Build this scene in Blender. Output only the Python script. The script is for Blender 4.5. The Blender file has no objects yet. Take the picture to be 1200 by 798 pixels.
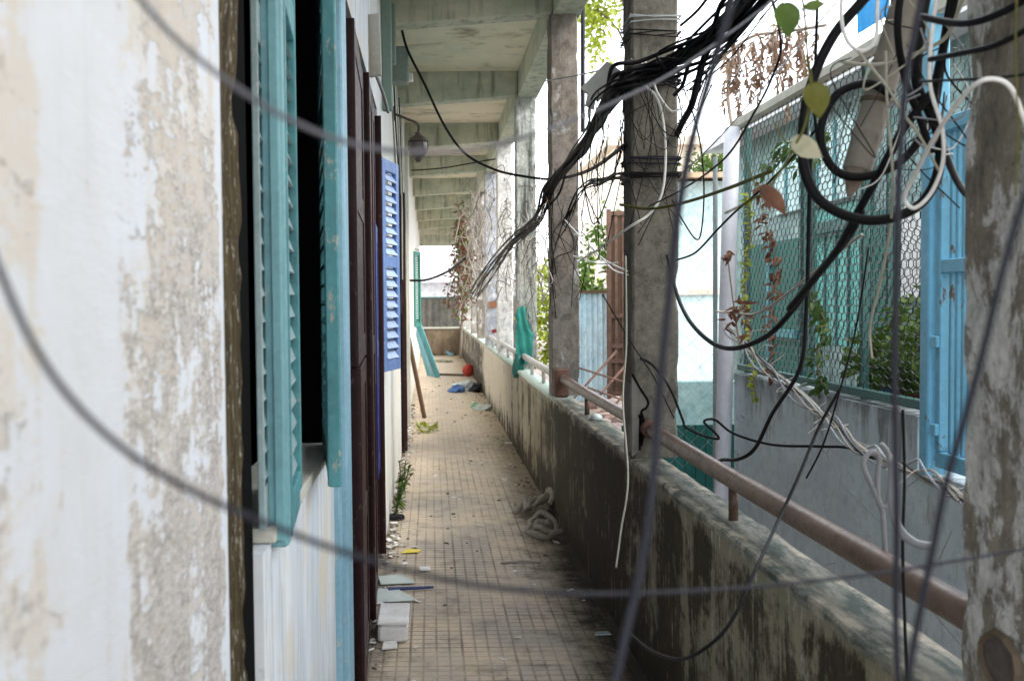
import bpy, math, random
from mathutils import Vector, Matrix, noise as mnoise
R = math.radians
scene = bpy.context.scene
COL = scene.collection
random.seed(7)
rnd = random.uniform

# ------------------------------------------------------------------ camera
PITCH, ROLL = 2.15, 0.6
CAM = Vector((0, 0, 1.6))
cam_rot = Matrix.Rotation(R(90 - PITCH), 3, 'X') @ Matrix.Rotation(R(-ROLL), 3, 'Z')
cd = bpy.data.cameras.new('camera')
cam = bpy.data.objects.new('camera', cd)
COL.objects.link(cam)
cam.location = CAM
cam.rotation_euler = cam_rot.to_euler()
cd.lens, cd.sensor_width, cd.sensor_fit = 36, 36, 'HORIZONTAL'
cd.shift_x = 95 / 1200
cd.clip_start, cd.clip_end = 0.02, 2000
cd.dof.use_dof = True
cd.dof.focus_distance = 4.6
cd.dof.aperture_fstop = 6.0
scene.camera = cam

def P(px, py, Y):
    """world point seen at a photo pixel, at distance Y down the walkway"""
    d = cam_rot @ Vector(((px - 505) / 1200, (399 - py) / 1200, -1))
    return CAM + d * (Y / d.y)

# ------------------------------------------------------------------ objects
def tag(o, label=None, cat=None, group=None, kind=None):
    if label: o['label'] = label
    if cat: o['category'] = cat
    if group: o['group'] = group
    if kind: o['kind'] = kind
    return o

def wloc(o):
    v = Vector((0, 0, 0))
    while o:
        v = v + o.location
        o = o.parent
    return v

def empty(name, loc, label, cat, group=None):
    o = bpy.data.objects.new(name, None)
    o.empty_display_size = .2
    COL.objects.link(o)
    o.location = loc
    return tag(o, label, cat, group)

class MB:
    """collects shapes in world coordinates; build() links them as one mesh object"""
    def __init__(s): s.v, s.f = [], []
    def add(s, vs, fs):
        b = len(s.v)
        s.v += [Vector(v) for v in vs]
        s.f += [tuple(b + i for i in f) for f in fs]
        return s
    def box(s, x0, x1, y0, y1, z0, z1):
        v = [(x, y, z) for z in (z0, z1) for y in (y0, y1) for x in (x0, x1)]
        return s.add(v, [(0, 2, 3, 1), (4, 5, 7, 6), (0, 1, 5, 4), (2, 6, 7, 3), (0, 4, 6, 2), (1, 3, 7, 5)])
    def obox(s, c, ax, ay, az):
        """box from centre and half axis vectors"""
        c, ax, ay, az = map(Vector, (c, ax, ay, az))
        v = [c + i * ax + j * ay + k * az for k in (-1, 1) for j in (-1, 1) for i in (-1, 1)]
        return s.add(v, [(0, 2, 3, 1), (4, 5, 7, 6), (0, 1, 5, 4), (2, 6, 7, 3), (0, 4, 6, 2), (1, 3, 7, 5)])
    def cbox(s, x0, x1, y0, y1, z0, z1, c=.008):
        """box with chamfered upright edges and top/bottom"""
        prof = [(x0 + c, y0), (x1 - c, y0), (x1, y0 + c), (x1, y1 - c), (x1 - c, y1), (x0 + c, y1), (x0, y1 - c), (x0, y0 + c)]
        mx, my = (x0 + x1) / 2, (y0 + y1) / 2
        kx, ky = (x1 - x0 - 2 * c) / (x1 - x0), (y1 - y0 - 2 * c) / (y1 - y0)
        inn = [(mx + (x - mx) * kx, my + (y - my) * ky) for x, y in prof]
        rings = [(inn, z0), (prof, z0 + c), (prof, z1 - c), (inn, z1)]
        v = [(x, y, z) for r, z in rings for x, y in r]
        f = [tuple(range(7, -1, -1)), tuple(range(24, 32))]
        for k in range(3):
            for i in range(8):
                j = (i + 1) % 8
                f.append((k * 8 + i, k * 8 + j, k * 8 + 8 + j, k * 8 + 8 + i))
        return s.add(v, f)
    def tube(s, pts, r, n=6, smooth=4, r1=None, caps=True):
        pts = [Vector(p) for p in pts]
        if smooth > 1 and len(pts) > 2: pts = spline(pts, smooth)
        m = len(pts)
        T = [(pts[min(i + 1, m - 1)] - pts[max(i - 1, 0)]) for i in range(m)]
        T = [t.normalized() if t.length > 1e-9 else Vector((0, 0, 1)) for t in T]
        up = Vector((0, 0, 1)) if abs(T[0].z) < .9 else Vector((1, 0, 0))
        N = (up - T[0] * up.dot(T[0])).normalized()
        vs, fs = [], []
        for i in range(m):
            N = N - T[i] * N.dot(T[i])
            N = N.normalized() if N.length > 1e-6 else T[i].orthogonal().normalized()
            B = T[i].cross(N)
            rr = r if r1 is None else r + (r1 - r) * i / (m - 1)
            if callable(r): rr = r(i / (m - 1))
            for k in range(n):
                a = 2 * math.pi * k / n
                vs.append(pts[i] + (N * math.cos(a) + B * math.sin(a)) * rr)
        for i in range(m - 1):
            for k in range(n):
                k2 = (k + 1) % n
                fs.append((i * n + k, i * n + k2, i * n + n + k2, i * n + n + k))
        if caps: fs += [tuple(range(n - 1, -1, -1)), tuple(range((m - 1) * n, m * n))]
        return s.add(vs, fs)
    def lathe(s, c, prof, n=16):
        c = Vector(c)
        vs, fs = [], []
        for r, z in prof:
            for k in range(n):
                a = 2 * math.pi * k / n
                vs.append(c + Vector((r * math.cos(a), r * math.sin(a), z)))
        for i in range(len(prof) - 1):
            for k in range(n):
                k2 = (k + 1) % n
                fs.append((i * n + k, i * n + k2, i * n + n + k2, i * n + n + k))
        fs += [tuple(range(n - 1, -1, -1)), tuple(range((len(prof) - 1) * n, len(prof) * n))]
        return s.add(vs, fs)
    def leaf(s, c, d, nrm, L, W, fold=.25, droop=.2):
        """a pointed leaf growing from c along d"""
        d = Vector(d).normalized(); nrm = Vector(nrm); nrm = (nrm - d * nrm.dot(d))
        nrm = nrm.normalized() if nrm.length > 1e-6 else d.orthogonal().normalized()
        sd = d.cross(nrm); c = Vector(c)
        q = [(0, 0), (.18, .75), (.45, 1), (.75, .6), (1, 0)]
        vs, fs = [], []
        for t, w in q:
            m = c + d * (t * L) - nrm * (droop * L * t * t)
            vs += [m + sd * (w * W / 2) + nrm * (fold * w * W / 2), m, m - sd * (w * W / 2) + nrm * (fold * w * W / 2)]
        for i in range(4):
            a = i * 3
            fs += [(a, a + 1, a + 4, a + 3), (a + 1, a + 2, a + 5, a + 4)]
        return s.add(vs, fs)
    def quadleaf(s, c, L, W):
        d = Vector((rnd(-1, 1), rnd(-1, 1), rnd(-1, .4))).normalized()
        n = Vector((rnd(-1, 1), rnd(-1, 1), rnd(0, 1)))
        n = (n - d * n.dot(d)).normalized(); sd = d.cross(n); c = Vector(c)
        return s.add([c, c + d * L * .5 + sd * W / 2 + n * W * .12, c + d * L, c + d * L * .5 - sd * W / 2 + n * W * .12], [(0, 1, 2, 3)])
    def build(s, name, mat, parent=None, base=None, smooth=False, bevel=0):
        """parent: verts are stored relative to it; no parent: origin at base"""
        off = wloc(parent) if parent else (Vector(base) if base is not None else s.base())
        me = bpy.data.meshes.new(name)
        me.from_pydata([v - off for v in s.v], [], s.f)
        if smooth: me.polygons.foreach_set('use_smooth', [True] * len(me.polygons))
        me.materials.append(mat)
        me.validate(); me.update()
        o = bpy.data.objects.new(name, me)
        COL.objects.link(o)
        if parent: o.parent = parent
        else: o.location = off
        if bevel:
            b = o.modifiers.new('bevel', 'BEVEL'); b.width = bevel; b.segments = 2; b.limit_method = 'ANGLE'
        return o
    def base(s):
        xs = [v.x for v in s.v]; ys = [v.y for v in s.v]; zs = [v.z for v in s.v]
        return Vector(((min(xs) + max(xs)) / 2, (min(ys) + max(ys)) / 2, min(zs)))

def spline(p, k):
    out = []
    n = len(p)
    for i in range(n - 1):
        p0, p1, p2, p3 = p[max(i - 1, 0)], p[i], p[i + 1], p[min(i + 2, n - 1)]
        for j in range(k):
            t = j / k
            out.append(.5 * ((2 * p1) + (p2 - p0) * t + (2 * p0 - 5 * p1 + 4 * p2 - p3) * t * t + (3 * p1 - p0 - 3 * p2 + p3) * t ** 3))
    out.append(p[-1])
    return out

def rough_box(x0, x1, y0, y1, z0, z1, step=.06, amp=.006, ch=.012, seed=0):
    """a cast or plastered post with worn, uneven edges"""
    mb = MB()
    nz = max(2, int((z1 - z0) / step))
    def side(a, b): return max(2, int((b - a) / step))
    prof = []
    nx, ny = side(x0, x1), side(y0, y1)
    for i in range(nx): prof.append((x0 + ch + (x1 - x0 - 2 * ch) * i / (nx - 1), y0))
    for i in range(ny): prof.append((x1, y0 + ch + (y1 - y0 - 2 * ch) * i / (ny - 1)))
    for i in range(nx): prof.append((x1 - ch - (x1 - x0 - 2 * ch) * i / (nx - 1), y1))
    for i in range(ny): prof.append((x0, y1 - ch - (y1 - y0 - 2 * ch) * i / (ny - 1)))
    n = len(prof)
    mx, my = (x0 + x1) / 2, (y0 + y1) / 2
    vs, fs = [], []
    for k in range(nz + 1):
        z = z0 + (z1 - z0) * k / nz
        for x, y in prof:
            w = mnoise.noise(Vector((x * 7 + seed, y * 7, z * 4))) * amp + mnoise.noise(Vector((x * 25 + seed, y * 25, z * 22))) * amp * .5
            corner = (abs(x - mx) > (x1 - x0) / 2 - ch * 1.5) and (abs(y - my) > (y1 - y0) / 2 - ch * 1.5)
            if corner: w -= max(0, mnoise.noise(Vector((x * 3 + seed * 3, y * 3, z * 9))) - .1) * .035
            d = Vector((x - mx, y - my)).normalized()
            vs.append((x + d.x * w, y + d.y * w, z))
    for k in range(nz):
        for i in range(n):
            j = (i + 1) % n
            fs.append((k * n + i, k * n + j, k * n + n + j, k * n + n + i))
    fs += [tuple(range(n - 1, -1, -1)), tuple(range(nz * n, nz * n + n))]
    return mb.add(vs, fs)

# ------------------------------------------------------------------ materials
class Mat:
    def __init__(s, name, rough=.8, spec=.3, metal=0):
        s.m = bpy.data.materials.new(name); s.m.use_nodes = True
        s.nt = s.m.node_tree; s.b = s.nt.nodes['Principled BSDF']
        s.b.inputs['Roughness'].default_value = rough
        s.b.inputs['Specular IOR Level'].default_value = spec
        s.b.inputs['Metallic'].default_value = metal
        s.g = s.nt.nodes.new('ShaderNodeNewGeometry').outputs['Position']
    def link(s, a, b): s.nt.links.new(a, b)
    def inp(s, sock, v):
        if hasattr(v, 'is_linked'): s.link(v, sock)
        elif isinstance(v, tuple) and len(v) == 3 and sock.type == 'RGBA': sock.default_value = (*v, 1)
        else: sock.default_value = v
    def vec(s, x=1, y=1, z=1, off=(0, 0, 0)):
        n = s.nt.nodes.new('ShaderNodeVectorMath'); n.operation = 'MULTIPLY_ADD'
        s.link(s.g, n.inputs[0]); n.inputs[1].default_value = (x, y, z); n.inputs[2].default_value = off
        return n.outputs[0]
    def axis(s, i):
        n = s.nt.nodes.new('ShaderNodeSeparateXYZ'); s.link(s.g, n.inputs[0]); return n.outputs[i]
    def noise(s, v, scale=1, detail=6, rough=.6, dist=0):
        n = s.nt.nodes.new('ShaderNodeTexNoise')
        s.link(v, n.inputs['Vector']); n.inputs['Scale'].default_value = scale
        n.inputs['Detail'].default_value = detail; n.inputs['Roughness'].default_value = rough
        n.inputs['Distortion'].default_value = dist
        return n.outputs['Fac']
    def voro(s, v, scale=1, feat='F1'):
        n = s.nt.nodes.new('ShaderNodeTexVoronoi'); n.feature = feat
        s.link(v, n.inputs['Vector']); n.inputs['Scale'].default_value = scale
        return n
    def ramp(s, fac, stops, interp='LINEAR'):
        n = s.nt.nodes.new('ShaderNodeValToRGB'); r = n.color_ramp; r.interpolation = interp
        while len(r.elements) < len(stops): r.elements.new(.5)
        for e, (p, c) in zip(r.elements, stops):
            e.position = p
            e.color = (c, c, c, 1) if not isinstance(c, tuple) else (*c, 1)
        s.inp(n.inputs[0], fac)
        return n.outputs[0]
    def rng(s, v, a, b, c=0., d=1.):
        n = s.nt.nodes.new('ShaderNodeMapRange'); n.clamp = True
        s.inp(n.inputs[0], v)
        for i, q in enumerate((a, b, c, d)): n.inputs[i + 1].default_value = q
        return n.outputs[0]
    def mix(s, f, a, b, mode='MIX'):
        n = s.nt.nodes.new('ShaderNodeMix'); n.data_type = 'RGBA'; n.blend_type = mode
        s.inp(n.inputs[0], f); s.inp(n.inputs[6], a); s.inp(n.inputs[7], b)
        return n.outputs[2]
    def math(s, op, a, b=0., c=None):
        n = s.nt.nodes.new('ShaderNodeMath'); n.operation = op
        s.inp(n.inputs[0], a); s.inp(n.inputs[1], b)
        if c is not None: s.inp(n.inputs[2], c)
        return n.outputs[0]
    def bump(s, h, strength=.4, dist=.01):
        n = s.nt.nodes.new('ShaderNodeBump'); n.inputs['Strength'].default_value = strength
        n.inputs['Distance'].default_value = dist; s.inp(n.inputs['Height'], h)
        s.link(n.outputs[0], s.b.inputs['Normal']); return s
    def col(s, c): s.inp(s.b.inputs['Base Color'], c); return s
    def rough(s, c): s.inp(s.b.inputs['Roughness'], c); return s

def paint(name, c, dirt=(.08, .07, .06), amt=.5, rough=.6, spec=.3, metal=0, scale=6, chip=None, sz=.35):
    """a painted, plastic or metal surface with stains, fading and small chips"""
    m = Mat(name, rough, spec, metal)
    a = m.noise(m.vec(1, 1, sz), scale, 8, .65)
    b = m.noise(m.vec(1, 1, 1, (3, 5, 1)), scale * 6, 5, .7)
    k = m.mix(m.ramp(a, [(.35, 0.), (.75, amt)]), c, dirt)
    k = m.mix(m.ramp(b, [(.3, .25), (.6, 0.)]), k, tuple(min(1, q * 1.35 + .01) for q in c))
    if chip:
        q = m.noise(m.vec(1, 1, .5, (9, 2, 4)), scale * 3, 8, .75)
        k = m.mix(m.ramp(q, [(.6, 0.), (.64, 1.)]), k, chip)
    m.col(k).bump(b, .25, .003)
    m.rough(m.rng(b, .3, .7, rough - .12, min(1, rough + .15)))
    return m.m

def plain(name, c, rough=.6, spec=.3, metal=0, var=.35, scale=30):
    m = Mat(name, rough, spec, metal)
    n = m.noise(m.vec(), scale, 4, .6)
    m.col(m.mix(n, tuple(q * (1 - var) for q in c), tuple(min(1, q * (1 + var)) for q in c)))
    return m.m

def leafmat(name, a, b, c=None, scale=5):
    m = Mat(name, .55, .35)
    n = m.noise(m.vec(), scale, 5, .7)
    st = [(.3, a), (.55, b)] + ([(.75, c)] if c else [])
    k = m.ramp(n, st)
    m.col(k)
    tr = m.nt.nodes.new('ShaderNodeBsdfTranslucent'); m.link(k, tr.inputs[0])
    mx = m.nt.nodes.new('ShaderNodeMixShader'); mx.inputs[0].default_value = .35
    m.link(m.b.outputs[0], mx.inputs[1]); m.link(tr.outputs[0], mx.inputs[2])
    m.link(mx.outputs[0], m.nt.nodes['Material Output'].inputs[0])
    return m.m

def near_wall_mat():
    m = Mat('peeling wall paint', .75, .25)
    Y, Z = m.axis(1), m.axis(2)
    big = m.noise(m.vec(1, 3.4, 6.5), 1.5, 10, .66, .35)
    big2 = m.noise(m.vec(1, 4.5, 5.5, (0, 7, 3)), 1.6, 10, .7, .4)
    fine = m.noise(m.vec(1, 17, 52), 1.5, 10, .75)
    streak = m.noise(m.vec(1, 22, 2.2), 1, 7, .65)
    speck = m.noise(m.vec(1, 60, 190), 1, 5, .8)
    byY = m.ramp(m.rng(Y, .6, 1.7), [(0., .42), (.15, .40), (.24, .24), (.28, .04), (.38, .07), (.44, .36), (.58, .46), (.78, .46), (.86, .36), (.885, .05), (1., .02)])
    byZ = m.rng(Z, 1.2, 1.9, .05, -.03)
    def wear(n, k):
        b = m.math('ADD', m.math('ADD', byY, byZ), m.math('MULTIPLY', m.math('SUBTRACT', n, .5), 1.7))
        b = m.math('ADD', b, m.math('MULTIPLY', m.math('SUBTRACT', fine, .5), .8))
        return m.math('ADD', b, m.math('MULTIPLY', m.math('SUBTRACT', streak, .5), k))
    b1, b2 = wear(big, .4), wear(big2, .9)
    white = m.mix(m.ramp(big2, [(.35, 0.), (.62, .8)]), (.73, .79, .87), (.68, .715, .75))
    white = m.mix(m.ramp(streak, [(.5, 0.), (.7, .4)]), white, (.60, .63, .66))
    white = m.mix(m.ramp(speck, [(.68, 0.), (.73, .6)]), white, (.25, .24, .23))
    # thin first coat showing through, then cream undercoat, then bare grey render
    k = m.mix(m.ramp(b2, [(.28, 0.), (.46, .75)]), white, m.mix(fine, (.68, .66, .62), (.69, .62, .52)))
    k = m.mix(m.ramp(b1, [(.46, 0.), (.50, .9)]), k, m.mix(big2, (.65, .585, .49), (.57, .55, .52)))
    grey = m.mix(m.ramp(speck, [(.35, 0.), (.62, 1.)]), (.33, .30, .275), (.62, .60, .58))
    deep = m.math('ADD', m.rng(Z, 1.2, 1.85, .26, -.12), m.math('MULTIPLY', m.noise(m.vec(1, 4, 5, (0, 4, 9)), 1.5, 9, .72), 1.15))
    deep = m.math('ADD', m.math('ADD', deep, m.rng(Y, 1.0, 1.3, -.16, .10)), m.math('MULTIPLY', m.math('SUBTRACT', fine, .5), .5))
    k = m.mix(m.math('MULTIPLY', m.ramp(deep, [(.56, 0.), (.68, .9)]), m.ramp(b2, [(.36, 0.), (.44, 1.)])), k, grey)
    k = m.mix(m.math('MULTIPLY', m.ramp(fine, [(.55, 0.), (.60, .85)]), m.ramp(b1, [(.3, 0.), (.6, 1.)])), k, (.63, .65, .68))
    crack = m.voro(m.vec(1, 3, 7, (0, 2, 5)), 1.1, 'DISTANCE_TO_EDGE').outputs['Distance']
    ck = m.math('MULTIPLY', m.ramp(crack, [(.0, 1.), (.012, 0.)]), m.ramp(big2, [(.56, 0.), (.62, .45)]))
    k = m.mix(ck, k, (.20, .18, .165))
    m.col(k)
    m.bump(m.math('ADD', m.math('MULTIPLY', m.ramp(b1, [(.45, 0.), (.51, 1.)]), -1.), m.math('MULTIPLY', fine, .6)), .6, .004)
    return m.m

def house_wall_mat():
    m = Mat('stained white wall paint', .75, .25)
    Y, Z = m.axis(1), m.axis(2)
    streak = m.noise(m.vec(1, 4.5, .8), 1.6, 9, .72, .3)
    st2 = m.noise(m.vec(1, 13, 1.3, (2, 2, 2)), 1.5, 10, .76, .3)
    blot = m.noise(m.vec(1, 1.6, 1.5), 1.5, 9, .7)
    k = m.mix(m.ramp(streak, [(.38, 0.), (.68, .85)]), (.78, .82, .85), (.47, .55, .61))
    k = m.mix(m.ramp(st2, [(.52, 0.), (.68, .7)]), k, (.20, .23, .25))
    k = m.mix(m.ramp(blot, [(.5, 0.), (.62, .7)]), k, (.70, .62, .48))
    k = m.mix(m.math('MULTIPLY', m.ramp(st2, [(.4, 0.), (.6, 1.)]), m.rng(Z, .0, .5, .8, 0.)), k, (.13, .12, .09))
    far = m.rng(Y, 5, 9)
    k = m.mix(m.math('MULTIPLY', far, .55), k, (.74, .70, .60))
    m.col(k); m.bump(m.math('ADD', blot, st2), .25, .004)
    return m.m

def moss_strip_mat():
    m = Mat('mossy brown strip', .9, .15)
    a = m.noise(m.vec(8, 22, 2.2), 1.6, 9, .7)
    s = m.noise(m.vec(60, 60, 26), 1, 5, .8)
    k = m.ramp(a, [(.3, (.018, .013, .008)), (.5, (.06, .045, .02)), (.7, (.13, .105, .055))])
    k = m.mix(m.ramp(s, [(.57, 0.), (.63, .85)]), k, (.50, .48, .42))
    m.col(k); m.bump(a, .8, .01)
    return m.m

def floor_mat():
    m = Mat('worn cement tiles', .8, .25)
    X, Y = m.axis(0), m.axis(1)
    def groove(v, cell, w):
        f = m.math('FRACT', m.math('DIVIDE', m.math('ADD', v, 20.03), cell))
        d = m.math('ABSOLUTE', m.math('SUBTRACT', f, .5))          # .5 at the joint
        return m.rng(d, .5 - w, .5 - w * .35)
    g = m.math('MAXIMUM', groove(X, .06, .13), groove(Y, .06, .13))
    gb = m.math('MAXIMUM', groove(X, .24, .035), groove(Y, .24, .035))
    # each 24 cm tile has its own tint
    cell = m.nt.nodes.new('ShaderNodeVectorMath'); cell.operation = 'SNAP'
    m.link(m.vec(1, 1, 0, (20.03, 20.03, 0)), cell.inputs[0]); cell.inputs[1].default_value = (.24, .24, 1)
    wn = m.nt.nodes.new('ShaderNodeTexWhiteNoise'); m.link(cell.outputs[0], wn.inputs[0])
    tint = m.mix(wn.outputs[0], (.62, .50, .355), (.53, .445, .345))
    big = m.noise(m.vec(1.4, .9, 1), 1.3, 8, .65)
    fine = m.noise(m.vec(1, 1, 1), 24, 7, .75)
    mid = m.noise(m.vec(1, 1, 1, (4, 2, 0)), 6, 8, .7)
    k = m.mix(m.ramp(big, [(.42, 0.), (.62, .7)]), tint, (.31, .285, .26))
    k = m.mix(m.ramp(mid, [(.50, 0.), (.68, .6)]), k, (.17, .15, .13))
    k = m.mix(m.ramp(fine, [(.3, .35), (.5, 0.)]), k, (.56, .48, .38))
    worn = m.ramp(m.noise(m.vec(1, .8, 1, (7, 7, 0)), 1.6, 7, .65), [(.40, .12), (.6, 1.)])
    k = m.mix(m.math('MULTIPLY', m.math('MULTIPLY', g, worn), .62), k, (.11, .09, .07))
    k = m.mix(m.math('MULTIPLY', m.math('MULTIPLY', gb, worn), .4), k, (.075, .062, .05))
    # floor colour darkens towards the parapet foot, less so farther along
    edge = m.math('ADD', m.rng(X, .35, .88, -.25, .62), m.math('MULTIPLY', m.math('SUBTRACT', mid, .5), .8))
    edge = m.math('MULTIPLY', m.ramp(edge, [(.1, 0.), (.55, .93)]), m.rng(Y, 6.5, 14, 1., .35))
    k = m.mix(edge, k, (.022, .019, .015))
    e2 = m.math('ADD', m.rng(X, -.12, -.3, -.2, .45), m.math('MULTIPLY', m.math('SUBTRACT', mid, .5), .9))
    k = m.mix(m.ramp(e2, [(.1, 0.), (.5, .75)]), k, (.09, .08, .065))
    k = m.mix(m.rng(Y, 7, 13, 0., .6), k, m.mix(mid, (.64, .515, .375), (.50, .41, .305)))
    m.col(k)
    h = m.math('ADD', m.math('MULTIPLY', m.math('MAXIMUM', g, gb), -1.), m.math('MULTIPLY', fine, .6))
    m.bump(h, .5, .004)
    m.rough(m.rng(mid, .3, .7, .62, .9))
    return m.m

def parapet_mat():
    m = Mat('mouldy parapet plaster', .85, .2)
    Y, Z = m.axis(1), m.axis(2)
    wob = m.noise(m.vec(1, 2, 2), 1.5, 4, .6)
    st = m.noise(m.vec(1, 3.2, .55), 1.5, 9, .72, .5)
    st2 = m.noise(m.vec(1, 15, 1.1, (0, 3, 1)), 1.5, 10, .78, .25)
    bl = m.noise(m.vec(1, 2.0, 2.4), 2, 10, .74, .3)
    fi = m.noise(m.vec(), 22, 8, .78)
    plaster = m.mix(bl, (.33, .285, .20), (.20, .175, .13))
    plaster = m.mix(m.ramp(wob, [(.45, 0.), (.62, .5)]), plaster, (.17, .185, .12))
    plaster = m.mix(m.ramp(m.math('ADD', st2, m.math('MULTIPLY', m.math('SUBTRACT', fi, .5), .4)), [(.55, 0.), (.64, .9)]), plaster, (.62, .62, .57))
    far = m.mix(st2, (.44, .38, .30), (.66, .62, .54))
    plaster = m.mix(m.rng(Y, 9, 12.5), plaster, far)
    amt = m.ramp(m.rng(Y, 0, 24), [(0., .52), (.14, .58), (.19, .58), (.203, .82), (.30, .76), (.33, .60), (.36, .44), (.42, .46), (.5, .30), (.7, .16), (.75, .6), (.8, .62)])
    d = amt
    for n_, k_ in ((st, 1.5), (bl, 1.3), (st2, .55), (fi, .5)): d = m.math('ADD', d, m.math('MULTIPLY', m.math('SUBTRACT', n_, .5), k_))
    d = m.math('ADD', d, m.math('ADD', m.rng(Z, 0, .35, .42, 0.), m.rng(Z, .80, .895, 0., -.45)))
    mould = m.mix(fi, (.012, .010, .008), (.05, .04, .025))
    mould = m.mix(m.ramp(bl, [(.5, 0.), (.65, .6)]), mould, (.085, .062, .035))
    k = m.mix(m.ramp(d, [(.42, 0.), (.62, .97)]), plaster, mould)
    drip = m.math('ADD', m.noise(m.vec(1, 34, 1.6, (0, 1, 8)), 1.3, 6, .7), m.math('MULTIPLY', m.math('SUBTRACT', bl, .5), .5))
    k = m.mix(m.ramp(drip, [(.64, 0.), (.69, .75)]), k, (.50, .49, .44))
    m.col(k); m.bump(m.math('ADD', fi, m.math('ADD', bl, st2)), .6, .006)
    return m.m

def coping_mat():
    m = Mat('weathered coping', .8, .25)
    X, Y = m.axis(0), m.axis(1)
    n = m.noise(m.vec(6, 4, 4), 2, 9, .72)
    f = m.noise(m.vec(1, 1, 1), 35, 6, .75)
    band = m.math('ADD', m.ramp(m.rng(X, .89, 1.04), [(0., -.5), (.2, -.3), (.36, .24), (.62, .22), (.8, -.12), (1., -.3)]), m.math('MULTIPLY', n, 1.0))
    k = m.mix(f, (.34, .30, .235), (.47, .42, .33))
    k = m.mix(m.ramp(band, [(.35, 0.), (.55, .95)]), k, m.mix(m.ramp(m.noise(m.vec(9, 2.2, 9, (2, 2, 2)), 2, 9, .75), [(.42, 0.), (.58, 1.)]), (.03, .05, .045), (.19, .185, .155)))
    pale = m.ramp(m.rng(Y, 0, 24), [(.3, 0.), (.33, .85), (.44, .85), (.46, .45), (1., .5)])
    k = m.mix(pale, k, m.mix(n, (.45, .66, .58), (.72, .74, .68)))
    m.col(k); m.bump(f, .4, .004)
    return m.m

def pillar_mat(name, base, base2, mould, flake, mould_amt=.5, flake_amt=.5, seed=0, zs=1.2, fl=4.):
    m = Mat(name, .85, .2)
    Z = m.axis(2)
    o = (seed * 3.1, seed * 1.7, seed)
    a = m.noise(m.vec(2, 2, zs, o), 1.8, 9, .7)
    f = m.noise(m.vec(1, 1, 1, o), 42, 7, .8)
    st = m.noise(m.vec(14, 14, 1.1, o), 1.3, 8, .7)
    q = m.noise(m.vec(fl, fl, fl * .62, (seed + 5, 2, 7)), 1.4, 11, .74, .25)
    k = m.mix(m.ramp(a, [(.35, 0.), (.65, 1.)]), base, base2)
    k = m.mix(m.ramp(f, [(.3, .55), (.5, 0.)]), k, tuple(c * 1.6 for c in base2))
    k = m.mix(m.ramp(m.math('ADD', q, m.math('MULTIPLY', f, .12)), [(.68 - .22 * flake_amt, 0.), (.72 - .22 * flake_amt, 1.)]), k, m.mix(m.ramp(f, [(.4, 0.), (.7, .6)]), flake, tuple(c * .55 for c in flake)))
    d = m.math('ADD', st, m.math('MULTIPLY', m.math('SUBTRACT', a, .5), .8))
    k = m.mix(m.ramp(d, [(.75 - .4 * mould_amt, 0.), (.95 - .4 * mould_amt, .85)]), k, mould)
    k = m.mix(m.ramp(f, [(.62, 0.), (.7, .6)]), k, tuple(c * .5 for c in mould))
    g1 = m.noise(m.vec(1, 1, .7, o), 13, 10, .82, .3)
    k = m.mix(1., k, m.ramp(g1, [(.36, .45), (.52, 1.), (.66, 1.25)]), 'MULTIPLY')
    pit = m.voro(m.vec(1, 1, 1, o), 38).outputs['Distance']
    k = m.mix(m.math('MULTIPLY', m.ramp(pit, [(.10, 1.), (.16, 0.)]), m.ramp(a, [(.45, 0.), (.6, .8)])), k, tuple(c * .6 for c in mould))
    m.col(k); m.bump(m.math('ADD', m.math('ADD', f, g1), m.math('MULTIPLY', q, 1.5)), .6, .008)
    return m.m

def ceiling_mat():
    m = Mat('damp ceiling paint', .85, .2)
    X, Y = m.axis(0), m.axis(1)
    a = m.noise(m.vec(2.2, 1.2, 1), 1.1, 9, .66)
    b = m.noise(m.vec(1.1, 1.9, 1, (3, 1, 0)), 1.5, 10, .72, .4)
    k = m.mix(m.ramp(a, [(.35, 0.), (.62, 1.)]), (.58, .60, .46), (.72, .69, .55))
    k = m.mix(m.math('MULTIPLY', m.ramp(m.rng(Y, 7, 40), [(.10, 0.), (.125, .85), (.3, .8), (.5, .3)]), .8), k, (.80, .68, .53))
    k = m.mix(m.ramp(b, [(.52, 0.), (.66, .8)]), k, (.20, .165, .10))
    k = m.mix(m.ramp(m.noise(m.vec(1.5, 1.5, 1, (8, 3, 0)), 1.3, 7, .65), [(.62, 0.), (.66, .5)]), k, (.60, .68, .62))
    m.col(k); m.bump(b, .3, .004)
    return m.m

def beam_mat():
    m = Mat('green grey beam paint', .8, .2)
    a = m.noise(m.vec(2, 1, 3), 1.4, 9, .68)
    s = m.noise(m.vec(9, 9, .8), 1.4, 8, .7)
    k = m.mix(m.ramp(a, [(.35, 0.), (.65, 1.)]), (.36, .41, .32), (.58, .58, .46))
    k = m.mix(m.ramp(s, [(.5, 0.), (.7, .8)]), k, (.09, .085, .06))
    k = m.mix(m.ramp(m.noise(m.vec(4, 4, 4, (1, 9, 2)), 1.4, 9, .72), [(.62, 0.), (.66, .8)]), k, (.58, .58, .50))
    m.col(k); m.bump(a, .3, .004)
    return m.m

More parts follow.
